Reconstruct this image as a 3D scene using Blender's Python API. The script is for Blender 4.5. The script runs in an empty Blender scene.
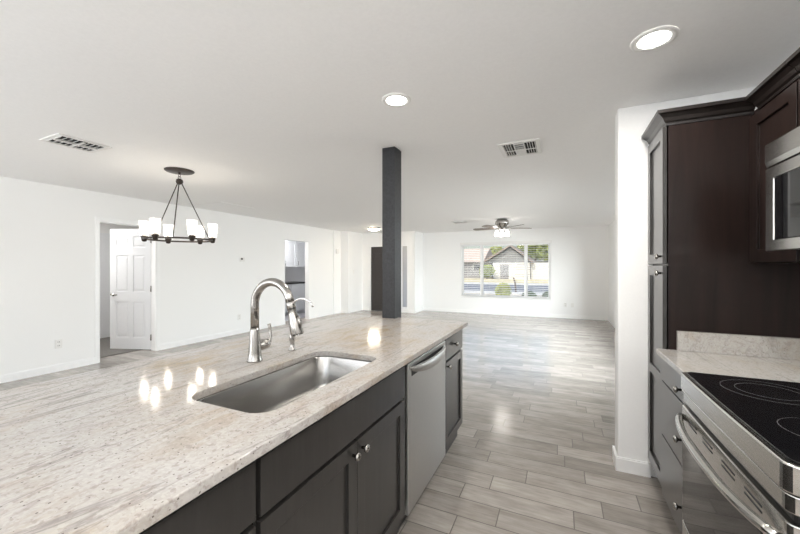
import bpy, bmesh, math, random
from mathutils import Vector, Matrix
random.seed(7)
SC = bpy.context.scene
COL = SC.collection
PI = math.pi

# ------------------------------------------------------------------ camera
F_PX = 350.0
YAW = math.atan2(160, 350)
cam_d = bpy.data.cameras.new('camera')
cam_d.sensor_width = 36.0
cam_d.lens = 36.0 * F_PX / 800.0
cam_d.clip_start = 0.02
cam_d.clip_end = 500
cam = bpy.data.objects.new('camera', cam_d)
COL.objects.link(cam)
cam.location = (0, 0, 1.37)
cam.rotation_euler = (PI / 2, 0, YAW)
SC.camera = cam

# ------------------------------------------------------------------ colour management
SC.view_settings.view_transform = 'Standard'
SC.view_settings.look = 'None'
SC.view_settings.gamma = 1.0
SC.view_settings.exposure = 1.08
SC.view_settings.use_curve_mapping = False
try:
    SC.cycles.use_denoising = True
    SC.cycles.max_bounces = 14
    SC.cycles.diffuse_bounces = 12
    SC.cycles.glossy_bounces = 5
    SC.cycles.transparent_max_bounces = 12
    SC.cycles.sample_clamp_indirect = 6.0
    SC.cycles.caustics_reflective = False
    SC.cycles.caustics_refractive = False
except Exception:
    pass

# ------------------------------------------------------------------ world + sun
W = bpy.data.worlds.new('world')
SC.world = W
W.use_nodes = True
wn = W.node_tree.nodes
wn.clear()
wo = wn.new('ShaderNodeOutputWorld')
wb = wn.new('ShaderNodeBackground')
ws = wn.new('ShaderNodeTexSky')
ws.sky_type = 'NISHITA'
ws.sun_disc = False
ws.sun_elevation = math.radians(48)
ws.sun_rotation = math.radians(200)
ws.dust_density = 3.0
W.node_tree.links.new(ws.outputs[0], wb.inputs[0])
W.node_tree.links.new(wb.outputs[0], wo.inputs[0])
wb.inputs[1].default_value = 0.13

def add_light(name, kind, loc, rot, energy, color=(1, 1, 1), **kw):
    d = bpy.data.lights.new(name, kind)
    d.energy = energy
    d.color = color
    for k, v in kw.items():
        setattr(d, k, v)
    o = bpy.data.objects.new(name, d)
    COL.objects.link(o)
    o.location = loc
    o.rotation_euler = rot
    return o

add_light('sun', 'SUN', (0, -10, 20), (math.radians(42), 0, math.radians(-18)), 1.15, (1.0, 0.96, 0.9), angle=math.radians(0.6))
# two unseen light panels added at the rear wall to brighten the rooms
DAY = (0.92, 0.965, 1.0)
add_light('rear_fill_panel', 'AREA', (-4.0, -2.72, 1.25), (PI / 2 + math.radians(64), 0, 0), 76, DAY, shape='RECTANGLE', size=3.0, size_y=2.1)
add_light('kitchen_fill_panel', 'AREA', (-0.3, -2.72, 1.4), (PI / 2 + math.radians(80), 0, 0), 62, DAY, shape='RECTANGLE', size=1.8, size_y=1.5)
# light panel added outside an invented, unseen side window to brighten the living room
add_light('side_fill_panel', 'AREA', (3.0, 6.2, 2.5), (PI / 2 - math.radians(5), 0, PI / 2 - math.radians(14)), 540, DAY, shape='RECTANGLE', size=4.5, size_y=2.0)

# ------------------------------------------------------------------ materials
def new_mat(name):
    m = bpy.data.materials.new(name)
    m.use_nodes = True
    nt = m.node_tree
    b = nt.nodes['Principled BSDF']
    return m, nt, b

def nd(nt, t, **kw):
    n = nt.nodes.new(t)
    for k, v in kw.items():
        if k.startswith('_'):
            setattr(n, k[1:], v)
        else:
            n.inputs[k.replace('__', ' ')].default_value = v
    return n

def lk(nt, a, b):
    nt.links.new(a, b)

def ramp(nt, stops, interp='LINEAR'):
    r = nt.nodes.new('ShaderNodeValToRGB')
    r.color_ramp.interpolation = interp
    el = r.color_ramp.elements
    while len(el) > 1:
        el.remove(el[-1])
    el[0].position, el[0].color = stops[0][0], (*stops[0][1], 1)
    for p, c in stops[1:]:
        e = el.new(p)
        e.color = (*c, 1)
    return r

def mapping(nt, scale=(1, 1, 1), rot=(0, 0, 0), obj=True):
    tc = nt.nodes.new('ShaderNodeTexCoord')
    mp = nt.nodes.new('ShaderNodeMapping')
    mp.inputs['Scale'].default_value = scale
    mp.inputs['Rotation'].default_value = rot
    geo = nt.nodes.new('ShaderNodeNewGeometry') if not obj else None
    lk(nt, tc.outputs['Object'] if obj else geo.outputs['Position'], mp.inputs['Vector'])
    return mp.outputs[0]

def noise(nt, vec, scale, detail=4, rough=0.5, dist=0.0):
    n = nd(nt, 'ShaderNodeTexNoise', Scale=scale, Detail=detail, Roughness=rough, Distortion=dist)
    lk(nt, vec, n.inputs['Vector'])
    return n.outputs['Fac']

def mixc(nt, fac, a, b, mode='MIX'):
    m = nt.nodes.new('ShaderNodeMix')
    m.data_type = 'RGBA'
    m.blend_type = mode
    for s, v in ((0, fac), (6, a), (7, b)):
        if hasattr(v, 'links'):
            lk(nt, v, m.inputs[s])
        else:
            m.inputs[s].default_value = v if s == 0 else (*v, 1)
    return m.outputs[2]

def math_(nt, op, a, b=None):
    m = nt.nodes.new('ShaderNodeMath')
    m.operation = op
    for i, v in enumerate((a, b)):
        if v is None:
            continue
        if hasattr(v, 'links'):
            lk(nt, v, m.inputs[i])
        else:
            m.inputs[i].default_value = v
    return m.outputs[0]

def bump(nt, b, h, strength=0.1, dist=0.01):
    bp = nd(nt, 'ShaderNodeBump', Strength=strength, Distance=dist)
    lk(nt, h, bp.inputs['Height'])
    lk(nt, bp.outputs[0], b.inputs['Normal'])

def plain(name, col, rough=0.5, metal=0.0, coat=0.0, nscale=40, amt=0.06, bmp=0.0, em=None, es=0.0, spec=0.5):
    m, nt, b = new_mat(name)
    v = mapping(nt)
    n = noise(nt, v, nscale, 3)
    lo = tuple(c * (1 - amt) for c in col)
    hi = tuple(min(1, c * (1 + amt)) for c in col)
    r = ramp(nt, [(0.3, lo), (0.7, hi)])
    lk(nt, n, r.inputs[0])
    lk(nt, r.outputs[0], b.inputs['Base Color'])
    b.inputs['Roughness'].default_value = rough
    b.inputs['Metallic'].default_value = metal
    b.inputs['Coat Weight'].default_value = coat
    b.inputs['Coat Roughness'].default_value = 0.12
    b.inputs['Specular IOR Level'].default_value = spec
    if bmp:
        bump(nt, b, n, bmp, 0.002)
    if em:
        b.inputs['Emission Color'].default_value = (*em, 1)
        b.inputs['Emission Strength'].default_value = es
    return m

M = {}
M['wall'] = plain('wall_paint', (0.865, 0.862, 0.855), 0.6, nscale=90, amt=0.01, bmp=0.15)
M['ceiling'] = plain('ceiling_paint', (0.90, 0.897, 0.892), 0.75, nscale=60, amt=0.015, bmp=0.35)
M['trimpaint'] = plain('trim_paint', (0.88, 0.88, 0.875), 0.35, nscale=30, amt=0.01)
M['doorpaint'] = plain('door_paint', (0.82, 0.83, 0.85), 0.35, nscale=30, amt=0.01)
M['plastic'] = plain('white_plastic', (0.80, 0.79, 0.77), 0.35, nscale=30, amt=0.01)
M['dark_slot'] = plain('dark_slot', (0.03, 0.03, 0.03), 0.6)
M['vent_dark'] = plain('vent_shade', (0.02, 0.02, 0.02), 0.8)
M['nickel'] = plain('brushed_nickel', (0.38, 0.365, 0.345), 0.24, 1.0, nscale=200, amt=0.05)
M['chrome'] = plain('chrome', (0.8, 0.8, 0.8), 0.1, 1.0)
M['bronze'] = plain('dark_bronze', (0.06, 0.048, 0.042), 0.4, 0.7, amt=0.15)
M['black_plastic'] = plain('black_plastic', (0.012, 0.012, 0.012), 0.35)
M['glass_black'] = plain('black_glass', (0.006, 0.006, 0.007), 0.04, coat=0.0, amt=0.0)
M['burner'] = plain('burner_print', (0.06, 0.06, 0.065), 0.25)
M['lens'] = plain('lamp_lens', (0.9, 0.9, 0.88), 0.4, em=(1.0, 0.97, 0.92), es=9.0)
M['bulb'] = plain('lamp_bulb', (0.9, 0.9, 0.85), 0.4, em=(1.0, 0.90, 0.76), es=55.0)
M['lit_frost'] = plain('lit_frosted_glass', (0.9, 0.9, 0.88), 0.4, em=(1.0, 0.95, 0.88), es=10.0)
M['lit_warm'] = plain('lit_warm_diffuser', (0.9, 0.88, 0.84), 0.4, em=(1.0, 0.84, 0.64), es=26.0)
M['greycab'] = plain('grey_cabinet_paint', (0.62, 0.64, 0.67), 0.4)
M['laundry_wall'] = plain('laundry_paint', (0.74, 0.745, 0.76), 0.6, amt=0.02)
M['laundry_tile'] = plain('laundry_tile', (0.22, 0.22, 0.24), 0.5, nscale=6, amt=0.2)
M['carpet'] = plain('grey_carpet', (0.17, 0.16, 0.15), 0.95, nscale=220, amt=0.3, bmp=0.8)
M['fanblade'] = plain('fan_blade_wood', (0.16, 0.12, 0.095), 0.3, nscale=20, amt=0.2)
M['glasspane_b'] = plain('door_black_paint', (0.028, 0.022, 0.020), 0.4, coat=0.1)

def shade_glass():
    m, nt, b = new_mat('seeded_glass_shade')
    out = nt.nodes['Material Output']
    v = mapping(nt)
    n = noise(nt, v, 120, 2)
    b.inputs['Base Color'].default_value = (0.95, 0.94, 0.92, 1)
    b.inputs['Roughness'].default_value = 0.15
    b.inputs['Emission Color'].default_value = (1.0, 0.94, 0.86, 1)
    b.inputs['Emission Strength'].default_value = 0.6
    bump(nt, b, n, 0.3, 0.002)
    tr = nt.nodes.new('ShaderNodeBsdfTransparent')
    mx = nt.nodes.new('ShaderNodeMixShader')
    mx.inputs[0].default_value = 0.25
    lk(nt, tr.outputs[0], mx.inputs[1])
    lk(nt, b.outputs[0], mx.inputs[2])
    lk(nt, mx.outputs[0], out.inputs[0])
    return m
M['shade'] = shade_glass()

def clear_glass():
    m, nt, b = new_mat('window_glass')
    out = nt.nodes['Material Output']
    tr = nt.nodes.new('ShaderNodeBsdfTransparent')
    tr.inputs[0].default_value = (0.97, 0.98, 0.97, 1)
    gl = nt.nodes.new('ShaderNodeBsdfGlossy')
    gl.inputs['Roughness'].default_value = 0.02
    fr = nt.nodes.new('ShaderNodeFresnel')
    fr.inputs[0].default_value = 1.45
    mx = nt.nodes.new('ShaderNodeMixShader')
    gg = nt.nodes.new('ShaderNodeNewGeometry')
    lk(nt, math_(nt, 'MULTIPLY', fr.outputs[0], math_(nt, 'SUBTRACT', 1.0, gg.outputs['Backfacing'])), mx.inputs[0])
    lk(nt, tr.outputs[0], mx.inputs[1])
    lk(nt, gl.outputs[0], mx.inputs[2])
    lk(nt, mx.outputs[0], out.inputs[0])
    return m
M['glass'] = clear_glass()


def milk_glass():
    m, nt, b = new_mat('milky_sidelight_glass')
    out = nt.nodes['Material Output']
    tl = nt.nodes.new('ShaderNodeBsdfTranslucent')
    n = noise(nt, mapping(nt), 80, 2)
    r = ramp(nt, [(0.3, (0.98, 0.94, 0.88)), (0.7, (1.0, 0.96, 0.90))])
    lk(nt, n, r.inputs[0]); lk(nt, r.outputs[0], tl.inputs[0])
    tr = nt.nodes.new('ShaderNodeBsdfTransparent')
    mx = nt.nodes.new('ShaderNodeMixShader'); mx.inputs[0].default_value = 0.65
    lk(nt, tr.outputs[0], mx.inputs[1]); lk(nt, tl.outputs[0], mx.inputs[2])
    lk(nt, mx.outputs[0], out.inputs[0])
    return m
M['milk_glass'] = milk_glass()

def planks():
    m, nt, b = new_mat('wood_look_tile')
    geo = nt.nodes.new('ShaderNodeNewGeometry')
    sp = nt.nodes.new('ShaderNodeSeparateXYZ')
    lk(nt, geo.outputs['Position'], sp.inputs[0])
    PW, PL, G = 0.1523, 0.614, 0.0027
    ys = math_(nt, 'DIVIDE', math_(nt, 'SUBTRACT', sp.outputs[1], 2.04 - 50 * PW), PW)
    row = math_(nt, 'FLOOR', ys)
    fy = math_(nt, 'FRACT', ys)
    wnz = nt.nodes.new('ShaderNodeTexWhiteNoise')
    wnz.noise_dimensions = '1D'
    lk(nt, math_(nt, 'ADD', row, 0.37), wnz.inputs['W'])
    xs = math_(nt, 'ADD', math_(nt, 'DIVIDE', math_(nt, 'ADD', sp.outputs[0], 60.0), PL), wnz.outputs['Value'])
    colm = math_(nt, 'FLOOR', xs)
    fx = math_(nt, 'FRACT', xs)
    # grout mask
    ey = math_(nt, 'MINIMUM', fy, math_(nt, 'SUBTRACT', 1.0, fy))
    ex = math_(nt, 'MINIMUM', fx, math_(nt, 'SUBTRACT', 1.0, fx))
    gy = math_(nt, 'LESS_THAN', math_(nt, 'MULTIPLY', ey, PW), G)
    gx = math_(nt, 'LESS_THAN', math_(nt, 'MULTIPLY', ex, PL), G)
    g = math_(nt, 'MAXIMUM', gx, gy)
    # per plank random
    cv = nt.nodes.new('ShaderNodeCombineXYZ')
    lk(nt, colm, cv.inputs[0]); lk(nt, row, cv.inputs[1])
    wp = nt.nodes.new('ShaderNodeTexWhiteNoise')
    wp.noise_dimensions = '3D'
    lk(nt, cv.outputs[0], wp.inputs['Vector'])
    # grain coordinates
    gv = nt.nodes.new('ShaderNodeCombineXYZ')
    lk(nt, math_(nt, 'MULTIPLY', sp.outputs[0], 1.6), gv.inputs[0])
    lk(nt, math_(nt, 'MULTIPLY', sp.outputs[1], 22.0), gv.inputs[1])
    lk(nt, math_(nt, 'MULTIPLY', wp.outputs['Value'], 37.0), gv.inputs[2])
    n1 = noise(nt, gv.outputs[0], 2.2, 6, 0.65, 0.5)
    gv2 = nt.nodes.new('ShaderNodeCombineXYZ')
    lk(nt, math_(nt, 'MULTIPLY', sp.outputs[0], 3.0), gv2.inputs[0])
    lk(nt, math_(nt, 'MULTIPLY', sp.outputs[1], 7.0), gv2.inputs[1])
    lk(nt, math_(nt, 'MULTIPLY', wp.outputs['Value'], 11.0), gv2.inputs[2])
    n2 = noise(nt, gv2.outputs[0], 1.6, 5, 0.6)
    r1 = ramp(nt, [(0.25, (0.21, 0.189, 0.170)), (0.5, (0.345, 0.317, 0.290)), (0.75, (0.48, 0.448, 0.415))])
    mixn = math_(nt, 'ADD', math_(nt, 'MULTIPLY', n1, 0.5), math_(nt, 'MULTIPLY', n2, 0.5))
    lk(nt, mixn, r1.inputs[0])
    tone = ramp(nt, [(0.0, (0.80, 0.79, 0.78)), (1.0, (1.12, 1.11, 1.10))])
    lk(nt, wp.outputs['Value'], tone.inputs[0])
    c = mixc(nt, 1.0, r1.outputs[0], tone.outputs[0], 'MULTIPLY')
    c = mixc(nt, g, c, (0.11, 0.096, 0.084))
    lk(nt, c, b.inputs['Base Color'])
    rr = math_(nt, 'ADD', math_(nt, 'MULTIPLY', n2, 0.10), 0.12)
    rr = math_(nt, 'ADD', rr, math_(nt, 'MULTIPLY', g, 0.4))
    lk(nt, rr, b.inputs['Roughness'])
    h = math_(nt, 'SUBTRACT', math_(nt, 'MULTIPLY', n1, 0.15), g)
    bump(nt, b, h, 0.25, 0.0015)
    return m
M['planks'] = planks()

def granite(name, greyer=0.0):
    m, nt, b = new_mat(name)
    tc = mapping(nt, (1, 1, 1), (0, 0, 0), obj=False)
    vflow = mapping(nt, (4.0, 1.4, 4.0), (0, 0, math.radians(-13)), obj=False)
    wob = noise(nt, tc, 1.3, 3)
    big = noise(nt, tc, 1.7, 4, 0.55)
    base = ramp(nt, [(0.32, (0.46, 0.36, 0.245)), (0.44, (0.52, 0.46, 0.40)), (0.53, (0.545, 0.51, 0.475)), (0.70, (0.575, 0.57, 0.565))])
    lk(nt, big, base.inputs[0])
    fl = noise(nt, vflow, 2.0, 8, 0.62, 0.9)
    flr = ramp(nt, [(0.36, (0.0, 0, 0)), (0.47, (1, 1, 1)), (0.53, (1, 1, 1)), (0.66, (0, 0, 0))])
    lk(nt, fl, flr.inputs[0])
    c = mixc(nt, math_(nt, 'MULTIPLY', flr.outputs[0], 0.5), base.outputs[0], (0.63, 0.625, 0.62))
    # grey-mauve streaks
    vst = mapping(nt, (8.0, 1.5, 8.0), (0, 0, math.radians(-13)), obj=False)
    st = noise(nt, vst, 2.4, 9, 0.68, 1.4)
    str_ = ramp(nt, [(0.55, (0, 0, 0)), (0.70, (1, 1, 1))])
    lk(nt, st, str_.inputs[0])
    mk = ramp(nt, [(0.42, (0.12, 0.12, 0.12)), (0.62, (1, 1, 1))])
    lk(nt, noise(nt, tc, 2.2, 3, 0.5), mk.inputs[0])
    c = mixc(nt, math_(nt, 'MULTIPLY', math_(nt, 'MULTIPLY', str_.outputs[0], mk.outputs[0]), 0.8 + 0.1 * greyer), c, (0.29, 0.235, 0.225))
    # thin long dark veins
    vv = mapping(nt, (3.2, 0.35, 3.2), (0, 0, math.radians(-16)), obj=False)
    vn = noise(nt, vv, 1.5, 6, 0.55, 1.3)
    vr = ramp(nt, [(0.485, (0, 0, 0)), (0.5, (1, 1, 1)), (0.515, (0, 0, 0))])
    lk(nt, vn, vr.inputs[0])
    vm = math_(nt, 'MULTIPLY', vr.outputs[0], math_(nt, 'MULTIPLY', noise(nt, tc, 2.5, 2), 1.2))
    c = mixc(nt, vm, c, (0.24, 0.22, 0.22))
    # fine crystals
    vo = nt.nodes.new('ShaderNodeTexVoronoi')
    vo.inputs['Scale'].default_value = 150
    lk(nt, tc, vo.inputs['Vector'])
    vr2 = ramp(nt, [(0.0, (0.86, 0.85, 0.84)), (1.0, (1.08, 1.08, 1.08))])
    lk(nt, vo.outputs['Color'], vr2.inputs[0])
    c = mixc(nt, 1.0, c, vr2.outputs[0], 'MULTIPLY')
    # specks
    vspk = mapping(nt, (1.0, 0.85, 1.0), (0, 0, math.radians(-13)), obj=False)
    s1 = nt.nodes.new('ShaderNodeTexVoronoi')
    s1.inputs['Scale'].default_value = 105
    lk(nt, vspk, s1.inputs['Vector'])
    sd = math_(nt, 'LESS_THAN', math_(nt, 'ADD', s1.outputs['Distance'], math_(nt, 'MULTIPLY', noise(nt, tc, 240, 2), 0.35)), 0.38)
    scol = nt.nodes.new('ShaderNodeSeparateColor')
    lk(nt, s1.outputs['Color'], scol.inputs[0])
    sp_ = math_(nt, 'MULTIPLY', sd, math_(nt, 'GREATER_THAN', scol.outputs[0], 0.74 - 0.15 * greyer))
    c = mixc(nt, math_(nt, 'MULTIPLY', sp_, 0.75), c, (0.085, 0.06, 0.055))
    s2 = noise(nt, vspk, 60, 3, 0.6)
    s2r = ramp(nt, [(0.57, (0, 0, 0)), (0.64, (1, 1, 1))])
    lk(nt, s2, s2r.inputs[0])
    c = mixc(nt, math_(nt, 'MULTIPLY', s2r.outputs[0], 0.5), c, (0.33, 0.285, 0.26))
    if greyer:
        c = mixc(nt, 0.35 * greyer, c, (0.42, 0.42, 0.40))
    c = mixc(nt, 1.0, c, (0.82, 0.815, 0.81), 'MULTIPLY')
    lk(nt, c, b.inputs['Base Color'])
    b.inputs['Roughness'].default_value = 0.09
    b.inputs['Specular IOR Level'].default_value = 0.5
    return m
M['granite'] = granite('cream_granite')
M['granite2'] = granite('grey_cream_granite', 1.0)

def wood(name, dark, light, rough=0.32, coat=0.35, axis=(14, 14, 1.2), scale=3.0):
    m, nt, b = new_mat(name)
    v = mapping(nt, axis, obj=False)
    n = noise(nt, v, scale, 7, 0.6, 0.6)
    r = ramp(nt, [(0.3, dark), (0.7, light)])
    lk(nt, n, r.inputs[0])
    lk(nt, r.outputs[0], b.inputs['Base Color'])
    b.inputs['Roughness'].default_value = rough
    b.inputs['Coat Weight'].default_value = coat
    b.inputs['Coat Roughness'].default_value = 0.10
    bump(nt, b, n, 0.05, 0.001)
    return m
M['cab'] = wood('espresso_cabinet', (0.023, 0.0215, 0.0205), (0.031, 0.029, 0.0275), 0.3, 0.55)
M['crown'] = wood('dark_crown_moulding', (0.009, 0.007, 0.006), (0.014, 0.010, 0.009), 0.3, 0.15)
M['cab_side'] = wood('dark_walnut_panel', (0.0095, 0.006, 0.0052), (0.020, 0.0122, 0.0105), 0.28, 0.0, axis=(9, 9, 0.8), scale=2.0)
for _m in ('cab', 'cab_side'):
    M[_m].node_tree.nodes['Principled BSDF'].inputs['Specular IOR Level'].default_value = 0.25 if _m == 'cab' else 0.2
M['column'] = wood('charcoal_painted_wood', (0.022, 0.0225, 0.025), (0.042, 0.043, 0.047), 0.45, 0.0, axis=(16, 16, 16), scale=3)
M['column'].node_tree.nodes['Principled BSDF'].inputs['Specular IOR Level'].default_value = 0.25

def steel(name, col=(0.60, 0.59, 0.57), rough=0.24, axis=(2, 60, 2)):
    m, nt, b = new_mat(name)
    v = mapping(nt, axis, obj=False)
    n = noise(nt, v, 20, 4, 0.6)
    r = ramp(nt, [(0.3, tuple(c * 0.93 for c in col)), (0.7, tuple(min(1, c * 1.06) for c in col))])
    lk(nt, n, r.inputs[0])
    lk(nt, r.outputs[0], b.inputs['Base Color'])
    b.inputs['Metallic'].default_value = 1.0
    b.inputs['Roughness'].default_value = rough
    rr = math_(nt, 'ADD', math_(nt, 'MULTIPLY', n, 0.05), rough - 0.025)
    lk(nt, rr, b.inputs['Roughness'])
    return m
M['steel'] = steel('stainless_steel', axis=(2, 2, 60))
M['steel_dw'] = steel('brushed_stainless_front', (0.58, 0.575, 0.56), 0.36, axis=(2, 60, 2))
M['sink'] = plain('satin_sink_steel', (0.43, 0.42, 0.405), 0.26, 1.0, nscale=300, amt=0.02)
M['range_steel'] = steel('polished_range_steel', (0.55, 0.54, 0.52), 0.18, axis=(1.5, 1, 9))

# ------------------------------------------------------------------ mesh builder
WL = {}   # world location of created roots / parts
class MB:
    def __init__(s):
        s.v = []; s.f = []; s.sm = []
    def quad(s, idx, sm=False):
        s.f.append(tuple(idx)); s.sm.append(sm)
    def add(s, pts):
        i = len(s.v); s.v += [tuple(p) for p in pts]; return list(range(i, len(s.v)))
    def box(s, x0, x1, y0, y1, z0, z1):
        if x0 > x1: x0, x1 = x1, x0
        if y0 > y1: y0, y1 = y1, y0
        if z0 > z1: z0, z1 = z1, z0
        i = s.add([(x0, y0, z0), (x1, y0, z0), (x1, y1, z0), (x0, y1, z0), (x0, y0, z1), (x1, y0, z1), (x1, y1, z1), (x0, y1, z1)])
        for q in ((0, 3, 2, 1), (4, 5, 6, 7), (0, 1, 5, 4), (1, 2, 6, 5), (2, 3, 7, 6), (3, 0, 4, 7)):
            s.quad([i[k] for k in q])
        return s
    def loft(s, loops, closed=True, cap0=True, cap1=True, sm=True):
        n = len(loops[0]); ids = [s.add(l) for l in loops]
        for a, b in zip(ids, ids[1:]):
            for k in range(n if closed else n - 1):
                j = (k + 1) % n
                s.quad((a[k], a[j], b[j], b[k]), sm)
        if cap0: s.quad(list(reversed(ids[0])))
        if cap1: s.quad(ids[-1])
        return s
    def lathe(s, c, prof, n=24, sm=True, cap0=True, cap1=True, axis='z'):
        loops = []
        for r, h in prof:
            l = []
            for k in range(n):
                t = 2 * PI * k / n
                a, b_ = r * math.cos(t), r * math.sin(t)
                if axis == 'z': l.append((c[0] + a, c[1] + b_, c[2] + h))
                elif axis == 'x': l.append((c[0] + h, c[1] + a, c[2] + b_))
                else: l.append((c[0] + b_, c[1] + h, c[2] + a))
            loops.append(l)
        return s.loft(loops, True, cap0, cap1, sm)
    def tube(s, pts, r, n=12, sm=True):
        pts = [Vector(p) for p in pts]
        rs = r if isinstance(r, (list, tuple)) else [r] * len(pts)
        loops = []; ref = None
        for i, p in enumerate(pts):
            if i == 0: t = pts[1] - p
            elif i == len(pts) - 1: t = p - pts[i - 1]
            else: t = (pts[i + 1] - p).normalized() + (p - pts[i - 1]).normalized()
            t.normalize()
            if ref is None:
                ref = Vector((0, 0, 1)) if abs(t.z) < 0.9 else Vector((0, 1, 0))
            u = ref - t * ref.dot(t); u.normalize(); w = t.cross(u); ref = u
            loops.append([p + (u * math.cos(2 * PI * k / n) + w * math.sin(2 * PI * k / n)) * rs[i] for k in range(n)])
        return s.loft(loops, True, True, True, sm)
    def prism(s, poly, h0, h1, axis='z', sm=False):
        def P(a, b, h):
            return (a, b, h) if axis == 'z' else ((h, a, b) if axis == 'x' else (a, h, b))
        return s.loft([[P(a, b, h0) for a, b in poly], [P(a, b, h1) for a, b in poly]], True, True, True, sm)
    def relief(s, O, U, V, Wd, u0, u1, v0, v1, th, rects):
        """slab with stepped panels; levels are offsets along Wd (negative = recessed)"""
        O, U, V, Wd = map(Vector, (O, U, V, Wd))
        us = sorted({u0, u1, *[x for r in rects for x in r[:2]]})
        vs = sorted({v0, v1, *[x for r in rects for x in r[2:4]]})
        def lev(i, j):
            if i < 0 or j < 0 or i >= len(us) - 1 or j >= len(vs) - 1: return -th
            cu, cv = (us[i] + us[i + 1]) / 2, (vs[j] + vs[j + 1]) / 2
            L = 0.0
            for a, b, c, d, l in rects:
                if a < cu < b and c < cv < d: L = l
            return L
        P = lambda u, v, w: O + U * u + V * v + Wd * w
        for i in range(len(us) - 1):
            for j in range(len(vs) - 1):
                L = lev(i, j)
                if L > -th:
                    a = s.add([P(us[i], vs[j], L), P(us[i + 1], vs[j], L), P(us[i + 1], vs[j + 1], L), P(us[i], vs[j + 1], L)])
                    s.quad(a)
                    a = s.add([P(us[i], vs[j], -th), P(us[i], vs[j + 1], -th), P(us[i + 1], vs[j + 1], -th), P(us[i + 1], vs[j], -th)])
                    s.quad(a)
                for di, dj, e in ((1, 0, ((i + 1, j), (i + 1, j + 1))), (0, 1, ((i, j + 1), (i + 1, j + 1))), (-1, 0, ((i, j), (i, j + 1))), (0, -1, ((i, j), (i + 1, j)))):
                    L2 = lev(i + di, j + dj)
                    if L2 < L:
                        (a1, b1), (a2, b2) = e
                        s.quad(s.add([P(us[a1], vs[b1], L), P(us[a2], vs[b2], L), P(us[a2], vs[b2], L2), P(us[a1], vs[b1], L2)]))
        return s
    def build(s, name, mat, parent=None, bevel=0.0, seg=2, weld=True):
        me = bpy.data.meshes.new(name)
        off = WL.get(parent.name, Vector((0, 0, 0))) if parent else Vector((0, 0, 0))
        me.from_pydata([Vector(p) - off for p in s.v], [], s.f)
        me.polygons.foreach_set('use_smooth', s.sm)
        bm = bmesh.new(); bm.from_mesh(me)
        if weld: bmesh.ops.remove_doubles(bm, verts=bm.verts, dist=1e-5)
        bmesh.ops.recalc_face_normals(bm, faces=bm.faces)
        bm.to_mesh(me); bm.free()
        me.materials.append(M[mat] if isinstance(mat, str) else mat)
        o = bpy.data.objects.new(name, me)
        COL.objects.link(o)
        if parent: o.parent = parent
        WL[o.name] = off.copy()
        if bevel:
            md = o.modifiers.new('bevel', 'BEVEL')
            md.width = bevel; md.segments = seg; md.limit_method = 'ANGLE'; md.angle_limit = math.radians(40)
        return o

def thing(name, label, cat, loc=(0, 0, 0), group=None, rz=0.0):
    o = bpy.data.objects.new(name, None)
    COL.objects.link(o)
    o.location = loc
    o.rotation_euler = (0, 0, rz)
    o.empty_display_size = 0.1
    o['label'] = label; o['category'] = cat
    if group: o['group'] = group
    WL[o.name] = Vector(loc) if not rz else Vector((0, 0, 0))
    return o
def tag(o, label, cat, group=None):
    o['label'] = label; o['category'] = cat
    if group: o['group'] = group
    return o
def struct(o):
    o['kind'] = 'structure'; return o

# ------------------------------------------------------------------ room shell
CH = 2.44
LX, RX, FY, RY = -6.0, 1.13, 10.35, -2.6
struct(MB().box(-6.3, RX + 0.12, RY - 0.12, FY + 0.15, -0.12, 0.0).build('floor', 'planks'))
struct(MB().box(-9.2, RX + 0.4, RY - 0.6, FY + 0.5, CH, CH + 0.12).build('ceiling', 'ceiling'))
T = 0.12
w = MB()   # left wall with two openings
for y0, y1 in ((RY, 2.764), (3.548, 6.489), (7.36, 8.80)):
    w.box(LX - T, LX, y0, y1, 0, CH)
w.box(LX - T, LX, 2.764, 3.548, 2.03, CH)
w.box(LX - T, LX, 6.489, 7.36, 2.03, CH)
w.box(LX - T, LX + 0.022, 8.44, 8.80, 0, CH)
struct(w.build('wall_left', 'wall'))
struct(MB().box(LX - T, -5.72, 8.80, 9.65 + T, 0, CH).build('wall_entry', 'wall'))
w = MB()   # front door wall of the entry
DX0, DX1, SX0, SX1 = -5.455, -4.52, -4.38, -4.15
w.box(-5.72, DX0, 9.65, 9.65 + T, 0, CH)
w.box(DX0, DX1, 9.65, 9.65 + T, 2.035, CH)
w.box(DX1, SX0, 9.65, 9.65 + T, 0, CH)
w.box(SX0, SX1, 9.65, 9.65 + T, 2.035, CH)
w.box(SX0, SX1, 9.65, 9.65 + T, 0, 0.12)
w.box(SX1, -3.93, 9.65, 9.65 + T, 0, CH)
w.box(-4.05, -3.93, 9.65 + T, FY, 0, CH)
struct(w.build('wall_front', 'wall'))
WX0, WX1, WZ0, WZ1 = -2.70, -0.235, 0.50, 2.04
w = MB()
w.box(-4.05, WX0, FY, FY + T, 0, CH)
w.box(WX1, RX + T, FY, FY + T, 0, CH)
w.box(WX0, WX1, FY, FY + T, 0, WZ0)
w.box(WX0, WX1, FY, FY + T, WZ1, CH)
struct(w.build('wall_back', 'wall'))
struct(MB().box(RX, RX + T, RY, 4.6, 0, CH).box(RX, RX + T, 8.6, FY, 0, CH).box(RX, RX + T, 4.6, 8.6, 0, 0.55).box(RX, RX + T, 4.6, 8.6, 2.15, CH).build('wall_right', 'wall'))  # wide opening added for the unseen side light panel
struct(MB().box(0.355, RX, 2.76, 2.90, 0, CH).build('wall_return', 'wall', bevel=0.008))
w = MB()   # unseen rear wall, its openings invented for the added light panels
w.box(-6.12, -5.5, RY - T, RY, 0, CH); w.box(-2.5, -1.2, RY - T, RY, 0, CH); w.box(0.6, RX + T, RY - T, RY, 0, CH)
w.box(-5.5, -2.5, RY - T, RY, 2.30, CH); w.box(-1.2, 0.6, RY - T, RY, 2.15, CH); w.box(-1.2, 0.6, RY - T, RY, 0, 0.65)
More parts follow.
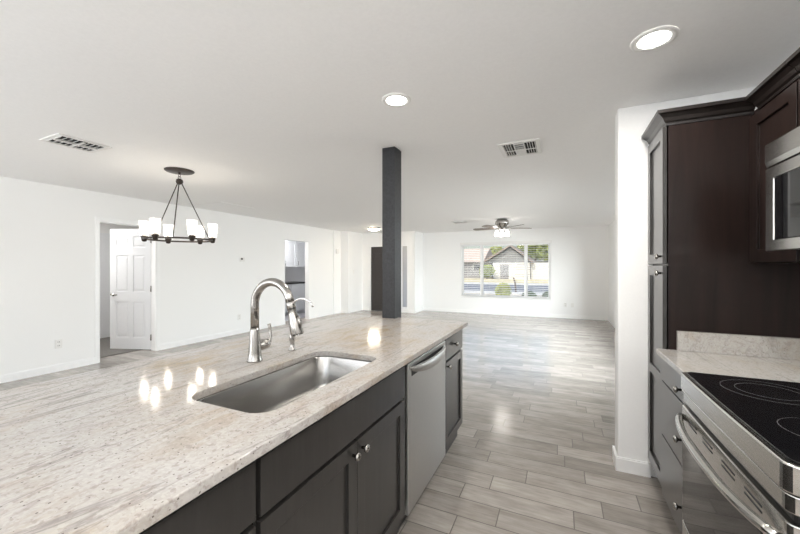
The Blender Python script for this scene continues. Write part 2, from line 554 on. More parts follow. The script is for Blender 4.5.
w.box(-5.5, -2.5, RY - T, RY, 0, 0.2)
struct(w.build('wall_rear', 'wall'))

def base(name, segs):
    b = MB()
    for x0, x1, y0, y1 in segs:
        b.box(x0, x1, y0, y1, 0, 0.085)
        b.box(min(x0, x1) + (0.004 if abs(x1 - x0) < 0.05 else 0), max(x0, x1) - (0.004 if abs(x1 - x0) < 0.05 else 0),
              min(y0, y1) + (0.004 if abs(y1 - y0) < 0.05 else 0), max(y0, y1) - (0.004 if abs(y1 - y0) < 0.05 else 0), 0.085, 0.094)
    return struct(b.build(name, 'trimpaint'))
B = 0.014
base('baseboard_left', [(LX, LX + B, RY, 2.714), (LX, LX + B, 3.598, 6.489), (LX, LX + B, 7.36, 8.44), (LX + .022, LX + .022 + B, 8.44, 8.80 - B), (LX + .022, -5.72, 8.80 - B, 8.80)])
base('baseboard_entry', [(-5.72, -5.72 + B, 8.80 - B, 9.65), (-5.72, DX0 - 0.04, 9.65 - B, 9.65), (SX1, -3.93 + B, 9.65 - B, 9.65), (-3.93, -3.93 + B, 9.65, FY)])
base('baseboard_back', [(-3.93 + B, RX - B, FY - B, FY)])
base('baseboard_right', [(RX - B, RX, 2.90, FY)])
base('baseboard_return', [(0.355 - B, 0.537, 2.76 - B, 2.76), (0.355 - B, 0.355, 2.76, 2.90), (0.355 - B, RX, 2.90, 2.90 + B)])

# casing round the hallway opening
t = MB()
t.box(LX, LX + 0.012, 2.714, 2.764, 0, 2.08); t.box(LX, LX + 0.012, 3.548, 3.598, 0, 2.08); t.box(LX, LX + 0.012, 2.764, 3.548, 2.03, 2.08)
t.box(LX - T, LX, 2.764, 2.776, 0, 2.03); t.box(LX - T, LX, 3.536, 3.548, 0, 2.03); t.box(LX - T, LX, 2.776, 3.536, 2.018, 2.03)
struct(t.build('trim_1', 'trimpaint', bevel=0.002))

# hallway beyond the six panel door
struct(MB().box(-9.1, -6.3, 0.8, 5.6, -0.02, 0.012).build('floor_hallway', 'carpet'))
struct(MB().box(-8.12, -8.0, 0.8, 5.6, 0, CH).box(-8.0, -6.12, 0.7, 0.8, 0, CH).box(-8.0, -6.12, 5.6, 5.72, 0, CH).build('wall_hallway', 'wall'))
# laundry room
struct(MB().box(-8.3, -6.3, 5.72, 9.3, -0.02, 0.004).build('floor_laundry', 'laundry_tile'))
struct(MB().box(-7.72, -7.6, 5.72, 9.2, 0, CH).box(-7.6, -6.12, 9.2, 9.32, 0, CH).build('wall_laundry', 'laundry_wall'))
add_light('laundry_fill', 'AREA', (-6.9, 7.2, 2.40), (0, 0, 0), 20, (1.0, 0.98, 0.96), shape='DISK', size=0.3)  # unseen disc light added to brighten the laundry
add_light('hallway_fill', 'AREA', (-7.0, 2.6, 2.40), (0, 0, 0), 14, (1, 0.98, 0.95), shape='DISK', size=0.3)  # unseen disc light added to brighten the hallway

# ------------------------------------------------------------------ interior doors
def knob_round(mb, c, d, s=1.0):
    """mushroom knob: c on the face, d unit axis 'x' sign"""
    mb.lathe(c, [(0.006 * s, 0), (0.006 * s, d * 0.012 * s), (0.009 * s, d * 0.014 * s), (0.0155 * s, d * 0.019 * s), (0.0165 * s, d * 0.024 * s), (0.013 * s, d * 0.030 * s), (0.002 * s, d * 0.032 * s)], 18, axis='x')

# six panel door: local frame, hinge at origin, slab along -Y, then rotated
d1 = bpy.data.objects.new('door_1', None); COL.objects.link(d1); struct(d1)
HX, HY = -6.118, 3.530
d1.location = (HX, HY, 0.012)
DOORANG = math.radians(-71)
d1.rotation_euler = (0, 0, DOORANG)
d1['label'] = 'white six panel door standing ajar in the hallway opening'
WL['door_1'] = Vector((0, 0, 0))
DWD = 0.735
rects = []
for a, b_ in ((0.10, 0.315), (0.40, 0.615)):
    for c, d_ in ((0.195, 0.78), (0.95, 1.55), (1.68, 1.86)):
        rects += [(a, b_, c, d_, -0.010), (a + 0.03, b_ - 0.03, c + 0.03, d_ - 0.03, -0.003)]
MB().relief((0, 0, 0), (0, -1, 0), (0, 0, 1), (1, 0, 0), 0, DWD, 0, 1.99, 0.035, rects).build('door_slab', 'doorpaint', d1, bevel=0.003)
hd = MB()
hd.lathe((0, -(DWD - 0.06), 0.90), [(0.028, 0), (0.028, 0.008), (0.010, 0.010), (0.010, 0.045)], 16, axis='x')
hd.tube([(0.045, -(DWD - 0.055), 0.90), (0.047, -(DWD - 0.17), 0.897)], 0.009, 10)
hd.build('door_handle', 'nickel', d1)
for z in (0.2, 1.0, 1.8):
    MB().box(-0.008, 0.010, -0.002, 0.012, z - 0.045, z + 0.045).lathe((0.004, 0.006, z - 0.05), [(0.007, 0), (0.007, 0.1)], 10).build('hinge', 'nickel', d1)

# closet door in the hallway
d2 = bpy.data.objects.new('door_2', None); COL.objects.link(d2); struct(d2)
d2['label'] = 'plain white closet door seen through the hallway opening'
d2.location = (-7.97, 3.5, 0.012); WL['door_2'] = Vector((-7.97, 3.5, 0.012))
MB().box(-7.995, -7.96, 3.105, 3.865, 0.012, 2.02).build('door_slab', 'doorpaint', d2, bevel=0.003)
MB().box(-7.999, -7.975, 3.875, 3.91, 0.012, 2.04).build('door_gap', 'dark_slot', d2)
for z in (0.25, 1.0, 1.8):
    MB().box(-7.965, -7.945, 3.85, 3.88, z - 0.05, z + 0.05).build('hinge', 'plastic', d2)

# front door, dark, and its sidelight
d3 = bpy.data.objects.new('door_3', None); COL.objects.link(d3); struct(d3)
d3['label'] = 'dark front door at the end of the entry, behind the pillar'
d3.location = ((DX0 + DX1) / 2, 9.66, 0); WL['door_3'] = Vector(d3.location)
MB().relief((DX0 + 0.035, 9.665, 0.004), (1, 0, 0), (0, 0, 1), (0, -1, 0), 0, DX1 - DX0 - 0.07, 0, 1.996, 0.04,
            [(0.12, 0.40, 0.2, 0.85, -0.01), (0.47, 0.75, 0.2, 0.85, -0.01), (0.12, 0.40, 1.0, 1.8, -0.01), (0.47, 0.75, 1.0, 1.8, -0.01)]).build('door_slab', 'glasspane_b', d3, bevel=0.003)
MB().box(DX0, DX0 + 0.03, 9.64, 9.72, 0, 2.035).box(DX1 - 0.03, DX1, 9.64, 9.72, 0, 2.035).box(DX0 + 0.03, DX1 - 0.03, 9.64, 9.72, 2.005, 2.035).build('door_frame', 'trimpaint', d3)
k = MB(); k.lathe((DX1 - 0.10, 9.665, 0.95), [(0.012, 0), (0.012, -0.04), (0.028, -0.05), (0.028, -0.07), (0.01, -0.08)], 14, axis='y'); k.build('door_handle', 'nickel', d3)
w2 = bpy.data.objects.new('window_2', None); COL.objects.link(w2); struct(w2)
w2['label'] = 'narrow bright sidelight beside the front door'
w2.location = ((SX0 + SX1) / 2, 9.7, 0.12); WL['window_2'] = Vector(w2.location)
MB().box(SX0, SX0 + 0.025, 9.645, 9.74, 0.12, 2.035).box(SX1 - 0.025, SX1, 9.645, 9.74, 0.12, 2.035).box(SX0 + 0.025, SX1 - 0.025, 9.645, 9.74, 0.12, 0.15).box(SX0 + 0.025, SX1 - 0.025, 9.645, 9.74, 2.005, 2.035).build('window_frame', 'trimpaint', w2)
MB().box(SX0 + 0.025, SX1 - 0.025, 9.70, 9.706, 0.15, 2.005).build('window_pane', 'milk_glass', w2)

# ------------------------------------------------------------------ living room window
w1 = bpy.data.objects.new('window_1', None); COL.objects.link(w1); struct(w1)
w1['label'] = 'wide three part white window looking out to the street'
w1.location = ((WX0 + WX1) / 2, FY, WZ0); WL['window_1'] = Vector(w1.location)
fr = MB()
Y0, Y1 = FY + 0.045, FY + 0.10
fw = 0.055
fr.box(WX0, WX1, Y0, Y1, WZ0, WZ0 + fw).box(WX0, WX1, Y0, Y1, WZ1 - fw, WZ1)
fr.box(WX0, WX0 + fw, Y0, Y1, WZ0 + fw, WZ1 - fw).box(WX1 - fw, WX1, Y0, Y1, WZ0 + fw, WZ1 - fw)
MX = (-2.10, -0.87)
for x in MX:
    fr.box(x - 0.045, x + 0.045, Y0 - 0.01, Y1 - 0.003, WZ0 + fw, WZ1 - fw)
fr.build('window_frame', 'trimpaint', w1, bevel=0.003)
xs = (WX0 + fw, MX[0] - 0.045, MX[0] + 0.045, MX[1] - 0.045, MX[1] + 0.045, WX1 - fw)
for a in range(3):
    MB().box(xs[2 * a], xs[2 * a + 1], FY + 0.07, FY + 0.075, WZ0 + fw, WZ1 - fw).build('window_pane', 'glass', w1)
MB().box(WX0 - 0.03, WX1 + 0.03, FY - 0.02, FY + 0.045, WZ0 - 0.03, WZ0).build('window_sill', 'trimpaint', w1, bevel=0.004)
bl = thing('window_blind', 'white horizontal slat blind, slats open, across the wide living room window', 'blind', ((WX0 + WX1) / 2, FY, 2.0))
MB().box(WX0 - 0.03, WX1 + 0.03, FY - 0.055, FY - 0.005, 2.02, 2.10).build('valance', 'plastic', bl, bevel=0.004)
sl = MB()
for a in range(3):
    for z in [0.56 + 0.052 * i for i in range(28)]:
        x0, x1 = xs[2 * a] + 0.0, xs[2 * a + 1] - 0.0
        sl.prism([(FY - 0.05, z - 0.013), (FY - 0.025, z - 0.002), (FY - 0.002, z + 0.001), (FY - 0.025, z - 0.0055)], x0, x1, axis='x')
slo = sl.build('slats', 'plastic', bl)
bl_rail = MB().box(WX0 + 0.01, WX1 - 0.01, FY - 0.045, FY - 0.008, 0.515, 0.535); bl_rail.build('bottom_rail', 'plastic', bl, bevel=0.003)
for x in (-2.5, -1.85, -1.5, -1.1, -0.65, -0.42):
    MB().tube([(x, FY - 0.05, 0.53), (x, FY - 0.05, 2.02)], 0.0018, 5).build('ladder_cord', 'plastic', bl)

def glazing(name, label, axis, pos, a0, a1, z0, z1, nm):
    o = bpy.data.objects.new(name, None); COL.objects.link(o); struct(o); o['label'] = label
    o.location = (pos, (a0 + a1) / 2, z0) if axis == 'x' else ((a0 + a1) / 2, pos, z0)
    WL[o.name] = Vector(o.location)
    def bx(m_, a, b, c, d, t=0.03):
        m_.box(pos - t, pos + t, a, b, c, d) if axis == 'x' else m_.box(a, b, pos - t, pos + t, c, d)
    f_ = MB(); w_ = 0.05
    bx(f_, a0, a1, z0, z0 + w_); bx(f_, a0, a1, z1 - w_, z1)
    st_ = [a0 + (a1 - a0) * i / nm for i in range(nm + 1)]
    for i, a in enumerate(st_):
        lo_ = a if i == 0 else (a - w_ if i == nm else a - w_ / 2)
        bx(f_, lo_, lo_ + w_, z0 + w_, z1 - w_)
    f_.build('window_frame', 'trimpaint', o, bevel=0.003)
    for i in range(nm):
        p_ = MB(); bx(p_, st_[i] + (w_ if i == 0 else w_ / 2), st_[i + 1] - (w_ if i == nm - 1 else w_ / 2), z0 + w_, z1 - w_, 0.002)
        p_.build('window_pane', 'glass', o)
glazing('added_window', 'unseen side window added to the living room for light, behind the pantry wall', 'x', RX + 0.06, 4.6, 8.6, 0.55, 2.15, 4)  # invented window, out of view, where the side light comes in

# ------------------------------------------------------------------ pillar at the island end
PX0, PX1, PY0, PY1 = -1.457, -1.332, 2.80, 2.945
tag(MB().box(PX0, PX1, PY0, PY1, 0.0, CH).build('pillar', 'column', bevel=0.004),
    'square charcoal painted wooden pillar rising from the far end of the island to the ceiling', 'pillar')

# ------------------------------------------------------------------ island
CF = -0.715     # door face plane
GAPZ = (0.884)
def shaker_x(name, parent, X, y0, y1, z0, z1, face=1, st=0.058, mat='cab', panels=None, th=0.02):
    if panels is None: panels = [(y0 + st, y1 - st, z0 + st, z1 - st)]
    rects = [(a - y0, b - y0, c - z0, d - z0, -0.011) for a, b, c, d in panels]
    return MB().relief((X, y0, z0), (0, 1, 0), (0, 0, 1), (face, 0, 0), 0, y1 - y0, 0, z1 - z0, th, rects).build(name, mat, parent, bevel=0.0015)
def knob_x(parent, X, y, z, face=1):
    k = MB(); knob_round(k, (X, y, z), face); return k.build('knob', 'nickel', parent)
def carcass_island(parent, y0, y1, z1=0.882):
    m_ = MB()
    m_.box(-1.33, CF - 0.02, y0, y1, 0.10, z1)
    m_.box(-1.33, CF - 0.045, y0, y1, 0.0, 0.10)
    return m_.build('body', 'cab', parent)

# near drawer cabinets (run on behind the camera)
c = thing('drawer_cabinet', 'dark base cabinet with plain drawer front at the near end of the island', 'cabinet', (-1.0, 0.27, 0))
carcass_island(c, -0.15, 0.672)
MB().box(CF - 0.02, CF, -0.145, 0.668, 0.715, 0.868).build('drawer', 'cab', c, bevel=0.0015)
shaker_x('door', c, CF, -0.145, 0.259, 0.115, 0.70); shaker_x('door', c, CF, 0.264, 0.668, 0.115, 0.70)
c = thing('base_cabinet', 'dark sink base cabinet with two shaker doors below the steel sink', 'cabinet', (-1.0, 1.16, 0))
m_ = MB()
m_.box(-1.33, CF - 0.02, 0.678, 1.645, 0.10, 0.66).box(-1.33, CF - 0.045, 0.678, 1.645, 0, 0.10)
m_.box(CF - 0.04, CF - 0.02, 0.678, 1.645, 0.66, 0.882).box(-1.33, -1.30, 0.678, 1.645, 0.66, 0.882)
m_.build('body', 'cab', c)
MB().box(CF - 0.02, CF, 0.684, 1.625, 0.712, 0.868).build('false_drawer_front', 'cab', c, bevel=0.0015)
SP = 1.165
for y0, y1, ky in ((0.684, SP - 0.002, SP - 0.032), (SP + 0.002, 1.625, SP + 0.036)):
    d = shaker_x('door', c, CF, y0, y1, 0.115, 0.698)
    knob_x(d, CF, ky, 0.655)
# dishwasher
DY0, DY1 = 1.652, 2.312
c = thing('dishwasher', 'stainless steel dishwasher with a curved bar handle under the island counter', 'dishwasher', (-1.0, 1.98, 0))
MB().box(-1.30, CF - 0.02, DY0, DY1, 0.085, 0.874).build('body', 'black_plastic', c)
MB().box(CF - 0.02, CF + 0.004, DY0 + 0.006, DY1 - 0.006, 0.085, 0.868).build('door_panel', 'steel_dw', c, bevel=0.004)
MB().box(-1.28, CF - 0.05, DY0, DY1, 0.0, 0.085).build('toe_kick', 'black_plastic', c)
MB().box(CF - 0.018, CF + 0.0, DY0 + 0.006, DY1 - 0.006, 0.869, 0.876).build('gap_strip', 'black_plastic', c)  # black strip drawn as the dark gap between door and counter
hb = MB(); lo = []
N = 24
for i in range(N + 1):
    s_ = i / N; y = DY0 + 0.03 + s_ * (DY1 - DY0 - 0.06); q = 1 - (2 * s_ - 1) ** 2
    xo = CF + 0.006 + 0.042 * q ** 0.7; zt = 0.845; zb = 0.838 - 0.052 * q ** 0.6
    lo.append([(xo - 0.012, y, zt), (xo, y, zt - 0.004), (xo + 0.002, y, zb + 0.006), (xo - 0.008, y, zb), (xo - 0.014, y, zb + 0.006)])
hb.loft(lo, sm=True).build('handle', 'steel_dw', c)
MB().box(CF + 0.004, CF + 0.0055, DY0 + 0.05, DY1 - 0.05, 0.795, 0.842).build('handle_shade', 'dark_slot', c)  # flat dark plate, painted shade of the recess behind the handle
# end cabinet
c = thing('end_cabinet', 'narrow dark cabinet, one drawer over one door, at the island end beside the dishwasher', 'cabinet', (-1.0, 2.52, 0))
carcass_island(c, 2.318, 2.785)
dr = MB().box(CF - 0.02, CF, 2.324, 2.775, 0.722, 0.868).build('drawer', 'cab', c, bevel=0.0015)
knob_x(dr, CF, 2.535, 0.80)
d = shaker_x('door', c, CF, 2.324, 2.775, 0.115, 0.706)
knob_x(d, CF, 2.36, 0.675)
# island back panel
tag(MB().box(-1.36, -1.332, -0.15, 2.755, 0.0, 0.882).build('island_back_panel', 'cab'),
    'plain dark back panel along the dining side of the island', 'panel')

# countertop with sink cut-out and notch for the pillar
SY0, SY1, SX_0, SX_1 = 0.80, 1.575, -1.205, -0.825
def rrect(x0, x1, y0, y1, r, n=7):
    pts = []
    for cx, cy, a0 in ((x1 - r, y0 + r, -PI / 2), (x1 - r, y1 - r, 0), (x0 + r, y1 - r, PI / 2), (x0 + r, y0 + r, PI)):
        for k_ in range(n):
            a = a0 + PI / 2 * k_ / (n - 1)
            pts.append((cx + r * math.cos(a), cy + r * math.sin(a)))
    return pts
def slab(name, outer, holes, z0, z1, mat, parent=None, bevel=0.004):
    bm = bmesh.new()
    tops = []; 
    loops = [outer] + holes
    lay = {}
    for z in (z0, z1):
        es = []; vl = []
        for lp in loops:
            vs = [bm.verts.new((x, y, z)) for x, y in lp]
            vl.append(vs)
            es += [bm.edges.new((vs[i], vs[(i + 1) % len(vs)])) for i in range(len(vs))]
        bmesh.ops.triangle_fill(bm, use_beauty=True, use_dissolve=False, edges=es)
        lay[z] = vl
    for la, lb in zip(lay[z0], lay[z1]):
        for i in range(len(la)):
            j = (i + 1) % len(la)
            bm.faces.new((la[i], la[j], lb[j], lb[i]))
    bmesh.ops.recalc_face_normals(bm, faces=bm.faces)
    me = bpy.data.meshes.new(name); bm.to_mesh(me); bm.free()
    me.materials.append(M[mat])
    o = bpy.data.objects.new(name, me); COL.objects.link(o)
    if parent: o.parent = parent
    md = o.modifiers.new('bevel', 'BEVEL'); md.width = bevel; md.segments = 3; md.limit_method = 'ANGLE'; md.angle_limit = math.radians(50)
    return o
IE = 2.875
outer = [(-1.873, -0.20), (-0.695, -0.20), (-0.695, IE), (PX1 + 0.001, IE), (PX1 + 0.001, PY0 - 0.001), (PX0 - 0.001, PY0 - 0.001), (PX0 - 0.001, IE), (-1.873, IE)]
ct = slab('island_countertop', outer, [rrect(SX_0, SX_1, SY0, SY1, 0.075)], 0.884, 0.914, 'granite')
tag(ct, 'long polished cream granite countertop of the island with grey streaks and dark flecks', 'countertop')

# sink
sk = thing('kitchen_sink', 'rectangular undermount stainless steel sink set in the island counter', 'sink', (-1.015, 1.19, 0.66))
b_ = MB()
L = []
def lo_rr(g, r, z):
    return [(x, y, z) for x, y in rrect(SX_0 - g, SX_1 + g, SY0 - g, SY1 + g, r)]
b_.loft([lo_rr(0.02, 0.09, 0.8825), lo_rr(0.004, 0.078, 0.8825), lo_rr(0.001, 0.076, 0.878), lo_rr(-0.004, 0.074, 0.74), lo_rr(-0.010, 0.072, 0.715), lo_rr(-0.026, 0.065, 0.700), lo_rr(-0.05, 0.06, 0.695), lo_rr(-0.15, 0.03, 0.690)], cap0=False, cap1=True)
so = b_.build('basin', 'sink', sk)
sd_ = so.modifiers.new('thick', 'SOLIDIFY'); sd_.thickness = 0.0012; sd_.offset = 1
dm = MB(); dm.lathe((-1.05, 1.19, 0.6905), [(0.055, 0), (0.055, 0.003), (0.043, 0.004), (0.038, 0.001), (0.012, 0.001), (0.01, 0.006)], 24); dm.build('drain', 'nickel', sk)

# faucet
FX, FYY = -1.345, 1.25
fa = thing('kitchen_faucet', 'brushed nickel gooseneck pull-down faucet standing behind the sink', 'faucet', (FX, FYY, 0.9145))
g = MB(); g.lathe((FX, FYY, 0.9145), [(0.036, 0), (0.036, 0.006), (0.033, 0.010), (0.030, 0.04), (0.0255, 0.10), (0.0225, 0.150), (0.0205, 0.160)], 28); g.build('base', 'nickel', fa)
R = 0.111; zc = 1.188
pts = [(FX, FYY, 1.072), (FX, FYY, zc)]
ANG = 168
for i in range(1, 21):
    a = PI - math.radians(ANG) * i / 20
    pts.append((FX + R + R * math.cos(a), FYY, zc + R * math.sin(a)))
g = MB(); g.tube(pts, 0.0195, 18); g.build('spout', 'nickel', fa)
pe = Vector(pts[-1]); td = (Vector(pts[-1]) - Vector(pts[-2])).normalized()
def along(a): return tuple(pe + td * a)
g = MB(); g.tube([along(0.001), along(0.004), along(0.034), along(0.036), along(0.060), along(0.1), along(0.150), along(0.156)], [0.0185, 0.0205, 0.0205, 0.018, 0.020, 0.0255, 0.030, 0.027], 20)
hdp = g.build('spray_head', 'nickel', fa)
g = MB(); g.tube([along(0.033), along(0.0365)], 0.0208, 20); g.build('seam_ring', 'dark_slot', hdp)
g = MB(); q = Vector(along(0.088)) + Vector((0.024, 0, 0)); g.tube([q + Vector((-0.006, 0, 0.022)), q + Vector((0.006, 0, 0)), q + Vector((0.008, 0, -0.03))], [0.006, 0.009, 0.007], 10); g.build('spray_button', 'nickel', hdp)
g = MB(); g.lathe((FX, FYY + 0.018, 0.985), [(0.016, 0), (0.0165, 0.018), (0.026, 0.022), (0.026, 0.056), (0.020, 0.066), (0.004, 0.068)], 22, axis='y')
lv = g.build('valve', 'nickel', fa)
g = MB(); g.tube([(FX + 0.004, FYY + 0.062, 0.985), (FX + 0.012, FYY + 0.082, 0.998), (FX + 0.010, FYY + 0.092, 1.03), (FX + 0.006, FYY + 0.090, 1.065), (FX + 0.002, FYY + 0.088, 1.082)], [0.014, 0.012, 0.008, 0.0075, 0.009], 12); g.build('lever', 'nickel', lv)
# filtered water tap
TX, TY = -1.335, 1.50
ft = thing('filter_tap', 'small chrome filtered water tap with thin curved spout behind the faucet head', 'tap', (TX, TY, 0.9145))
g = MB(); g.lathe((TX, TY, 0.9145), [(0.021, 0), (0.021, 0.005), (0.013, 0.012), (0.011, 0.04), (0.016, 0.055), (0.016, 0.085), (0.010, 0.10), (0.006, 0.105)], 20); g.build('base', 'nickel', ft)
g = MB(); R2 = 0.05; pts = [(TX, TY, 1.015), (TX, TY, 1.15)]
for i in range(1, 15):
    a = PI - math.radians(172) * i / 14
    pts.append((TX + 0.07 + 0.07 * math.cos(a), TY, 1.15 + R2 * math.sin(a)))
g.tube(pts, 0.0055, 10); g.build('spout', 'chrome', ft)
g = MB(); g.tube([(TX, TY + 0.012, 0.985), (TX + 0.01, TY + 0.05, 0.992)], [0.006, 0.005], 10); g.build('lever', 'chrome', ft)

# ------------------------------------------------------------------ pantry cabinet and crown
PF = 0.522
PYN, PYF = 2.388, 2.757
pc = thing('pantry_cabinet', 'tall dark pantry cabinet with shaker doors and crown moulding against the white end wall', 'cabinet', (0.85, 2.58, 0))
MB().box(PF + 0.026, RX - 0.002, PYN, PYF, 0.10, 2.17).box(PF + 0.06, RX - 0.002, PYN, PYF, 0.0, 0.10).build('body', 'cab_side', pc, bevel=0.001)
dy0, dy1 = PYN + 0.004, PYF - 0.002
d = shaker_x('door', pc, PF, dy0, dy1, 1.388, 2.155, -1, panels=[(dy0 + 0.055, dy1 - 0.055, 1.448, 2.095)])
knob_x(d, PF, dy0 + 0.03, 1.43, -1)
d = shaker_x('door', pc, PF, dy0, dy1, 0.125, 1.378, -1, panels=[(dy0 + 0.055, dy1 - 0.055, 0.76, 1.318), (dy0 + 0.055, dy1 - 0.055, 0.195, 0.705)])
knob_x(d, PF, dy0 + 0.03, 1.335, -1)

UF = 0.885      # upper cabinet door face
UY0 = 1.985
def crown(parent, path, z0, k=1.0):
    """path of (x, y) on the cabinet face, profile grows to the outside (left of travel)"""
    prof = [(-0.012, 0.0), (0.004, 0.0), (0.006, 0.010), (0.014, 0.016), (0.020, 0.030), (0.034, 0.042), (0.044, 0.046), (0.044, 0.060), (-0.012, 0.060)]
    P_ = [Vector((x, y)) for x, y in path]
    loops = []
    for i, p in enumerate(P_):
        dirs = []
        if i > 0: dirs.append((p - P_[i - 1]).normalized())
        if i < len(P_) - 1: dirs.append((P_[i + 1] - p).normalized())
        nrm = [Vector((-d_.y, d_.x)) for d_ in dirs]
        if len(nrm) == 2:
            mt = (nrm[0] + nrm[1]); mt = mt / (1 + nrm[0].dot(nrm[1]))
        else: mt = nrm[0]
        loops.append([(p.x + mt.x * o_, p.y + mt.y * o_, z0 + h_) for o_, h_ in [(a_ * k, b_ * k) for a_, b_ in prof]])
    return MB().loft(loops, True, True, True, sm=False).build('crown_moulding', 'crown', parent)
# travel so that the outside is on the left: from upper cabinet corner to pantry corner to wall
crown(pc, [(UF + 0.018, PYN), (PF + 0.020, PYN), (PF + 0.020, PYF)], 2.155, 1.25)

# base drawers beside the range
CFR = 0.515
dc = thing('drawer_cabinet', 'dark three drawer base cabinet between the range and the pantry', 'cabinet', (0.8, 2.14, 0))
DRY0, DRY1 = 1.893, 2.384
MB().box(CFR + 0.02, RX - 0.002, DRY0, DRY1, 0.10, 0.882).box(CFR + 0.06, RX - 0.002, DRY0, DRY1, 0, 0.10).build('body', 'cab', dc)
for z0, z1 in ((0.745, 0.868), (0.448, 0.738), (0.115, 0.441)):
    dr = MB().box(CFR, CFR + 0.02, DRY0 + 0.004, DRY1 - 0.004, z0, z1).build('drawer', 'cab', dc, bevel=0.0015)
    knob_x(dr, CFR, 2.03, (z0 + z1) / 2 - (0.03 if z0 < 0.7 else 0.01), -1)
rc = slab('kitchen_countertop', [(0.49, 1.888), (RX - 0.002, 1.888), (RX - 0.002, 2.386), (0.525, 2.386), (0.515, 2.383), (0.49, 2.383)], [], 0.884, 0.914, 'granite2')
tag(rc, 'short granite countertop between the range and the pantry', 'countertop')
tag(MB().box(0.583, RX - 0.004, 2.364, 2.386, 0.9145, 1.02).box(RX - 0.024, RX - 0.004, 1.888, 2.364, 0.9145, 1.02).build('backsplash', 'granite2', bevel=0.002),
    'low granite backsplash strip standing on the short counter against the dark panel', 'backsplash')

# ------------------------------------------------------------------ range
RY0, RY1 = 1.085, 1.876
rg = thing('kitchen_range', 'stainless steel electric range with black glass cooktop and bowed oven handle', 'stove', (0.8, 1.5, 0))
def bow(y, amt=0.004):
    return 0.502 - amt * (1 - ((y - (RY0 + RY1) / 2) / ((RY1 - RY0) / 2)) ** 2)
def front_poly(off, y0, y1, back, r=0.03, n=20, amt=0.004):
    """plan outline: bowed front (towards -X) with rounded corners"""
    pts = []
    for i in range(n + 1):
        y = y0 + r + (y1 - y0 - 2 * r) * i / n
        pts.append((bow(y, amt) + off, y))
    # far corner
    xe = pts[-1][0]
    far = [(xe + r - r * math.cos(a), y1 - r + r * math.sin(a)) for a in [PI / 2 * k_ / 5 for k_ in range(1, 6)]]
    xs_ = pts[0][0]
    near = [(xs_ + r - r * math.cos(a), y0 + r - r * math.sin(a)) for a in [PI / 2 * k_ / 5 for k_ in range(5, 0, -1)]]
    return near + pts + far + [(back, y1), (back, y0)]
BK = RX - 0.03
MB().box(0.545, BK, RY0 + 0.006, RY1 - 0.004, 0.09, 0.807).box(0.60, BK, RY0 + 0.03, RY1 - 0.03, 0, 0.09).build('body', 'steel', rg)
def ring_band(name, off, z0, z1, mat, r=0.03, bev=0.003, y0=RY0, y1=RY1, back=BK):
    return MB().prism(front_poly(off, y0, y1, back, r), z0, z1).build(name, mat, rg, bevel=bev)
ring_band('control_panel', -0.030, 0.808, 0.850, 'range_steel')
ring_band('cooktop_trim', -0.034, 0.853, 0.920, 'range_steel', bev=0.004)
cg = MB().prism(front_poly(-0.017, RY0 + 0.014, RY1 - 0.010, BK - 0.02, 0.03), 0.9205, 0.9245).build('cooktop_glass', 'glass_black', rg, bevel=0.0015)
def ring(parent, cx, cy, r, t=0.0022, z=0.9246):
    m_ = MB(); n = 48
    m_.loft([[(cx + (r - t) * math.cos(2 * PI * k_ / n), cy + (r - t) * math.sin(2 * PI * k_ / n), z) for k_ in range(n)],
             [(cx + (r - t) * math.cos(2 * PI * k_ / n), cy + (r - t) * math.sin(2 * PI * k_ / n), z + 0.0003) for k_ in range(n)],
             [(cx + r * math.cos(2 * PI * k_ / n), cy + r * math.sin(2 * PI * k_ / n), z + 0.0003) for k_ in range(n)],
             [(cx + r * math.cos(2 * PI * k_ / n), cy + r * math.sin(2 * PI * k_ / n), z) for k_ in range(n)]], cap0=False, cap1=False)
    m_.build('burner_ring', 'burner', parent)
for cx, cy, r in ((0.68, 1.69, 0.13), (0.68, 1.69, 0.09), (0.66, 1.33, 0.10), (0.96, 1.68, 0.085), (0.95, 1.31, 0.115), (0.95, 1.31, 0.075)):
    ring(cg, cx, cy, r)
# trim seam, indicator slot
MB().box(bow(1.85) - 0.0305, bow(1.85) - 0.026, 1.832, 1.842, 0.814, 0.845).build('indicator_slot', 'dark_slot', rg)
MB().prism(front_poly(-0.012, RY0 + 0.012, RY1 - 0.012, 0.60, 0.02), 0.785, 0.808).build('gasket', 'black_plastic', rg)
# oven door
DT = 0.784
od = MB().prism(front_poly(-0.028, RY0 + 0.004, RY1 - 0.004, 0.543, 0.02), 0.685, DT).build('oven_door', 'range_steel', rg, bevel=0.004)
MB().prism(front_poly(-0.028, RY0 + 0.004, RY1 - 0.004, 0.543, 0.02), 0.30, 0.6845).build('door_glass', 'glass_black', od, bevel=0.003)
MB().prism(front_poly(-0.028, RY0 + 0.004, RY1 - 0.004, 0.543, 0.02), 0.10, 0.292).build('warming_drawer', 'range_steel', rg, bevel=0.003)
for cy in (1.72, 1.565, 1.40, 1.25):
    for dz in (0.0, 0.015):
        x_ = bow(cy) - 0.0287
        v_ = MB(); n_ = 4
        v_.loft([[(bow(y) - 0.0287, y, 0.738 + dz - 0.003), (bow(y) - 0.0287, y, 0.738 + dz + 0.003), (bow(y) - 0.026, y, 0.738 + dz + 0.003), (bow(y) - 0.026, y, 0.738 + dz - 0.003)] for y in [cy - 0.045 + 0.09 * i / n_ for i in range(n_ + 1)]])
        v_.build('vent_slot', 'dark_slot', od)
hp = []; rs = []
for i in range(25):
    s_ = i / 24; y = RY0 + 0.03 + (RY1 - RY0 - 0.05) * s_; q = 1 - abs(2 * s_ - 1) ** 2.6
    hp.append((bow(y) - 0.034 - 0.040 * q ** 0.8, y, 0.735 - 0.006 * q)); rs.append(0.0135)
h_ = MB(); h_.tube(hp, rs, 14)
hh = h_.build('handle', 'range_steel', od)

